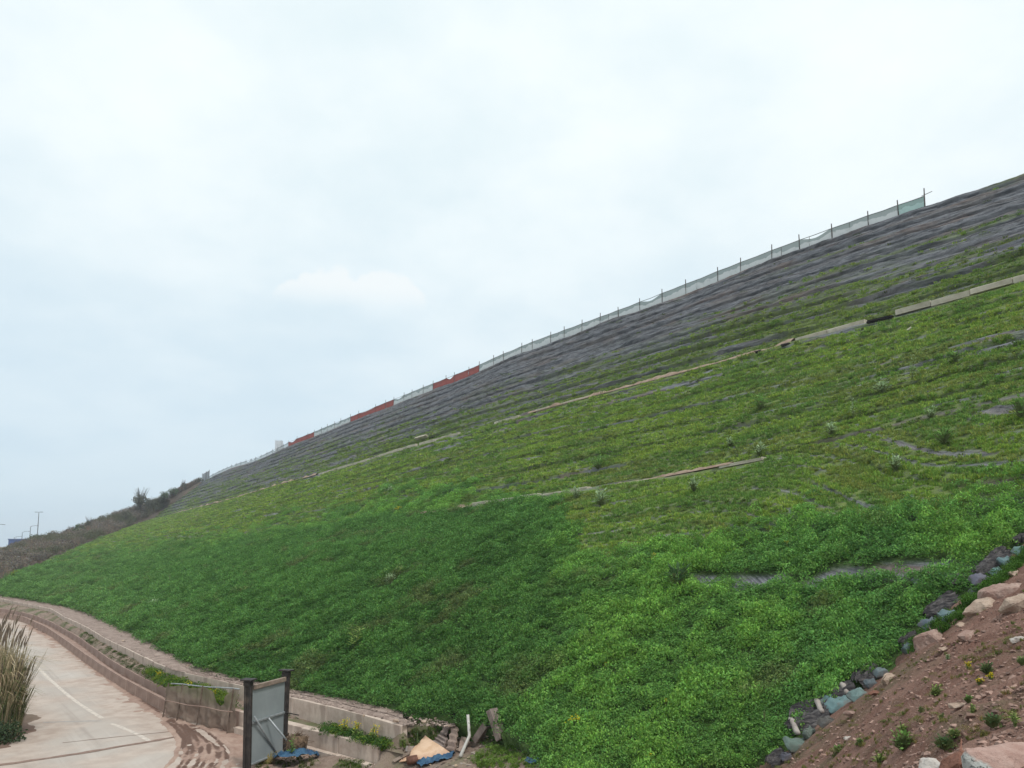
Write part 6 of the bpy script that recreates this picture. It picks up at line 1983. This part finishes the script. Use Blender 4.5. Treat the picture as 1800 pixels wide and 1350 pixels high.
# ------------------------------------------------------------------ tall dry reeds at the left edge
REED = plant_mat("dry_reed", (.40, .33, .21), .35); REEDG = plant_mat("green_reed", (.13, .15, .065), .35); PLUME = plant_mat("reed_plume", (.25, .20, .155), .25); SHRUB = plant_mat("low_shrub_leaf", (.060, .088, .046), .4)


def reeds(px, py, H, R, n, seed, label, green=.3):
    g = np.random.default_rng(seed); q = Vector(at_z(np.float64(px), np.float64(py), Z_ROAD + .15)); o = empty("reed_clump", tuple(q)); tag(o, label, "reeds", "dry reeds at the left road side")
    stems, dry, grn = MB(), MB(), MB()
    for i in range(n):
        a = g.uniform(0, 6.28); r0 = R * math.sqrt(g.uniform()) * .6; b = Vector((math.cos(a) * r0, math.sin(a) * r0, -.15)); out_ = Vector((math.cos(a + g.normal() * .4), math.sin(a + g.normal() * .4), 0))
        if g.random() < .20:
            h = H * g.uniform(.75, 1.0); top = b + out_ * h * g.uniform(.03, .16) + Vector((0, 0, h)); stems.tube([tuple(b), tuple((b + top) / 2 + out_ * -.04), tuple(top)], [.012, .010, .006], 4, cap=False)
            L = g.uniform(.35, .6); pt = [top + (top - b).normalized() * L * f + out_ * .10 * f * f for f in (0, .3, .7, 1.0)]; pl = MB(); pl.tube([tuple(x) for x in pt], [.010, .026, .020, .005], 5, cap=False); pl.build('plume', PLUME, o)
        for k in range(3):
            h = H * g.uniform(.35, .85); lean = h * g.uniform(.08, .55); kk = g.uniform(.35, .75)
            w_ = g.uniform(.010, .022); s = Vector((-out_.y, out_.x, 0)) * w_; o2 = (out_ + Vector((g.normal() * .5, g.normal() * .5, 0))).normalized()
            p1 = b + o2 * lean * .22 + Vector((0, 0, h * .5)); p2 = b + o2 * lean * .6 + Vector((0, 0, h * .9)); p3 = b + o2 * lean * 1.15 + Vector((0, 0, h * (1.0 - .35 * kk * lean / h * 2)))
            mm = grn if g.random() < green * (1.3 - h / H) * 1.4 else dry
            mm.add([b - s, b + s, p1 + s, p1 - s, p2 + s * .8, p2 - s * .8, p3], [(0, 1, 2, 3), (3, 2, 4, 5), (5, 4, 6)])
    stems.build("stems", REED, o); dry.build("dry_leaves", REED, o); grn.build("green_leaves", REEDG, o)
    return o


reeds(-6, 1290, 4.2, .85, 330, 1101, "tallest clump of dry reeds leaning over the road at the left edge", .4)
reeds(-48, 1270, 4.4, 1.3, 300, 1102, "dry reed clump half outside the left frame edge", .35)
reeds(16, 1286, 2.5, .62, 150, 1103, "shorter greener reeds on the road side of the tall clump", .7)
for k, (px, py, lb) in enumerate(((14, 1302, "dark green low shrub under the reeds, nearest the road"), (-14, 1306, "dark green low shrub under the reeds at the frame edge"))):
    q = Vector(at_z(np.float64(px), np.float64(py), Z_ROAD + .05)); o = empty("low_shrub", tuple(q)); tag(o, lb, "shrub"); g = np.random.default_rng(1110 + k); ml, ms = MB(), MB()
    for i in range(520):
        d = Vector(g.normal(size=3)); d.z = abs(d.z); d.normalize(); p = Vector((d.x * .62, d.y * .55, d.z * .78)) * g.uniform(.45, 1.0); leaf_quad(ml, p, Vector(g.normal(size=3)), (d + Vector(g.normal(size=3)) * .4).normalized(), .12, .07)
        if i % 24 == 0: ms.tube([(0, 0, -.1), tuple(p)], .01, 3, cap=False)
    ml.build("leaves", SHRUB, o); ms.build("twigs", REED, o)

# ------------------------------------------------------------------ bushes and trees standing out on the far bank
BR_D = plant_mat("dull_bush_leaf", (.135, .138, .10), .3); BR_G = plant_mat("green_bush_leaf", (.11, .15, .078), .3); TW = plant_mat("bare_twig", (.12, .105, .095), .2)


def bush(px, py, D, hp, wp, mt, label, seed, twig=0, cat="bush", name="bush", trunk=False):
    q = Vector(at_depth(np.float64(px), np.float64(py), D)); s = D / F_PX; H, R = hp * s, wp * s * .5; o = empty(name, tuple(q)); tag(o, label, cat); g = np.random.default_rng(seed); ml, ms = MB(), MB()
    for i in range(420):
        d = Vector(g.normal(size=3)); d.normalize(); f = g.uniform(.3, 1.0) ** .5; lob = .75 + .35 * math.sin(3 * math.atan2(d.y, d.x) + seed) * abs(d.z)
        p = Vector((d.x * R * lob, d.y * R * lob, H * (.58 if trunk else .48) + d.z * H * (.42 if trunk else .48) * lob)) * 1.0; p = Vector((p.x * f, p.y * f, p.z if f > .6 else p.z * .9 + .05 * H))
        leaf_quad(ml, p, Vector(g.normal(size=3)), (d + Vector(g.normal(size=3)) * .5).normalized(), H * .13, H * .09)
    for i in range(14 + twig):
        a = g.uniform(0, 6.28); L = H * g.uniform(.8, 1.0 + .45 * (twig > 0)); e = Vector((math.cos(a) * R * g.uniform(.1, .9), math.sin(a) * R * g.uniform(.1, .9), L)); ms.tube([(0, 0, -.5), tuple(e * .5 + Vector((0, 0, H * .1))), tuple(e)], [H * .018, H * .012, H * .006], 3, cap=False)
    if trunk: ms.tube([(0, 0, -4), (0, 0, H * .5)], [H * .05, H * .03], 6)
    ml.build("crown" if trunk else "leaves", mt, o); ms.build("trunk" if trunk else "twigs", TW, o); return o


bush(246, 892, 284, 26, 34, BR_D, "largest grey bush with bare twigs on the far ridge", 1201, 26)
bush(262, 890, 292, 14, 24, BR_D, "grey bush just right of the largest twiggy one", 1202, 4)
bush(289, 877, 298, 14, 20, BR_G, "left green bush of the pair near the top of the far ridge", 1203)
bush(305, 870, 302, 14, 24, BR_G, "right green bush of the pair near the top of the far ridge", 1204)
bush(322, 862, 308, 14, 14, BR_D, "twiggy tuft highest on the far ridge below the sheet hoarding", 1205, 20)
bush(156, 932, 240, 18, 18, BR_D, "reddish twiggy bush in the middle of the far ridge", 1206, 16)
bush(138, 946, 225, 26, 26, BR_G, "dark green bush low on the far brush bank", 1207)
bush(120, 944, 236, 14, 16, BR_D, "small twiggy bush on the far ridge right of the lamps", 1208, 14)
bush(222, 912, 262, 16, 26, BR_D, "low rounded bush beside the flat shed roof", 1209)
bush(90, 952, 222, 14, 20, BR_D, "thin twiggy bush nearest the tall lamp", 1210, 18)
bush(60, 962, 216, 22, 26, BR_G, "round dark tree under the tallest street lamp", 1211, 0, "tree", "small_tree", True)
bush(30, 968, 240, 16, 22, BR_D, "faint grey tree in front of the blue building", 1212, 4, "tree", "small_tree", True)
# ------------------------------------------------------------------ thin haze over the valley
hm = bpy.data.materials.new("haze"); hm.use_nodes = True
hn = hm.node_tree.nodes; hl = hm.node_tree.links; hn.clear()
ho = hn.new("ShaderNodeOutputMaterial"); hv = hn.new("ShaderNodeVolumePrincipled")
hv.inputs["Color"].default_value = (.86, .92, 1.0, 1); hv.inputs["Density"].default_value = .0004; hv.inputs["Anisotropy"].default_value = .15
hl.new(hv.outputs[0], ho.inputs["Volume"])
m = MB(); m.box((0, 375, 14.5), (2500, 1800, 51.0))
o = m.build("haze", hm); tag(o, "thin pale haze in the air over the valley", kind="stuff"); o.display_type = 'WIRE'
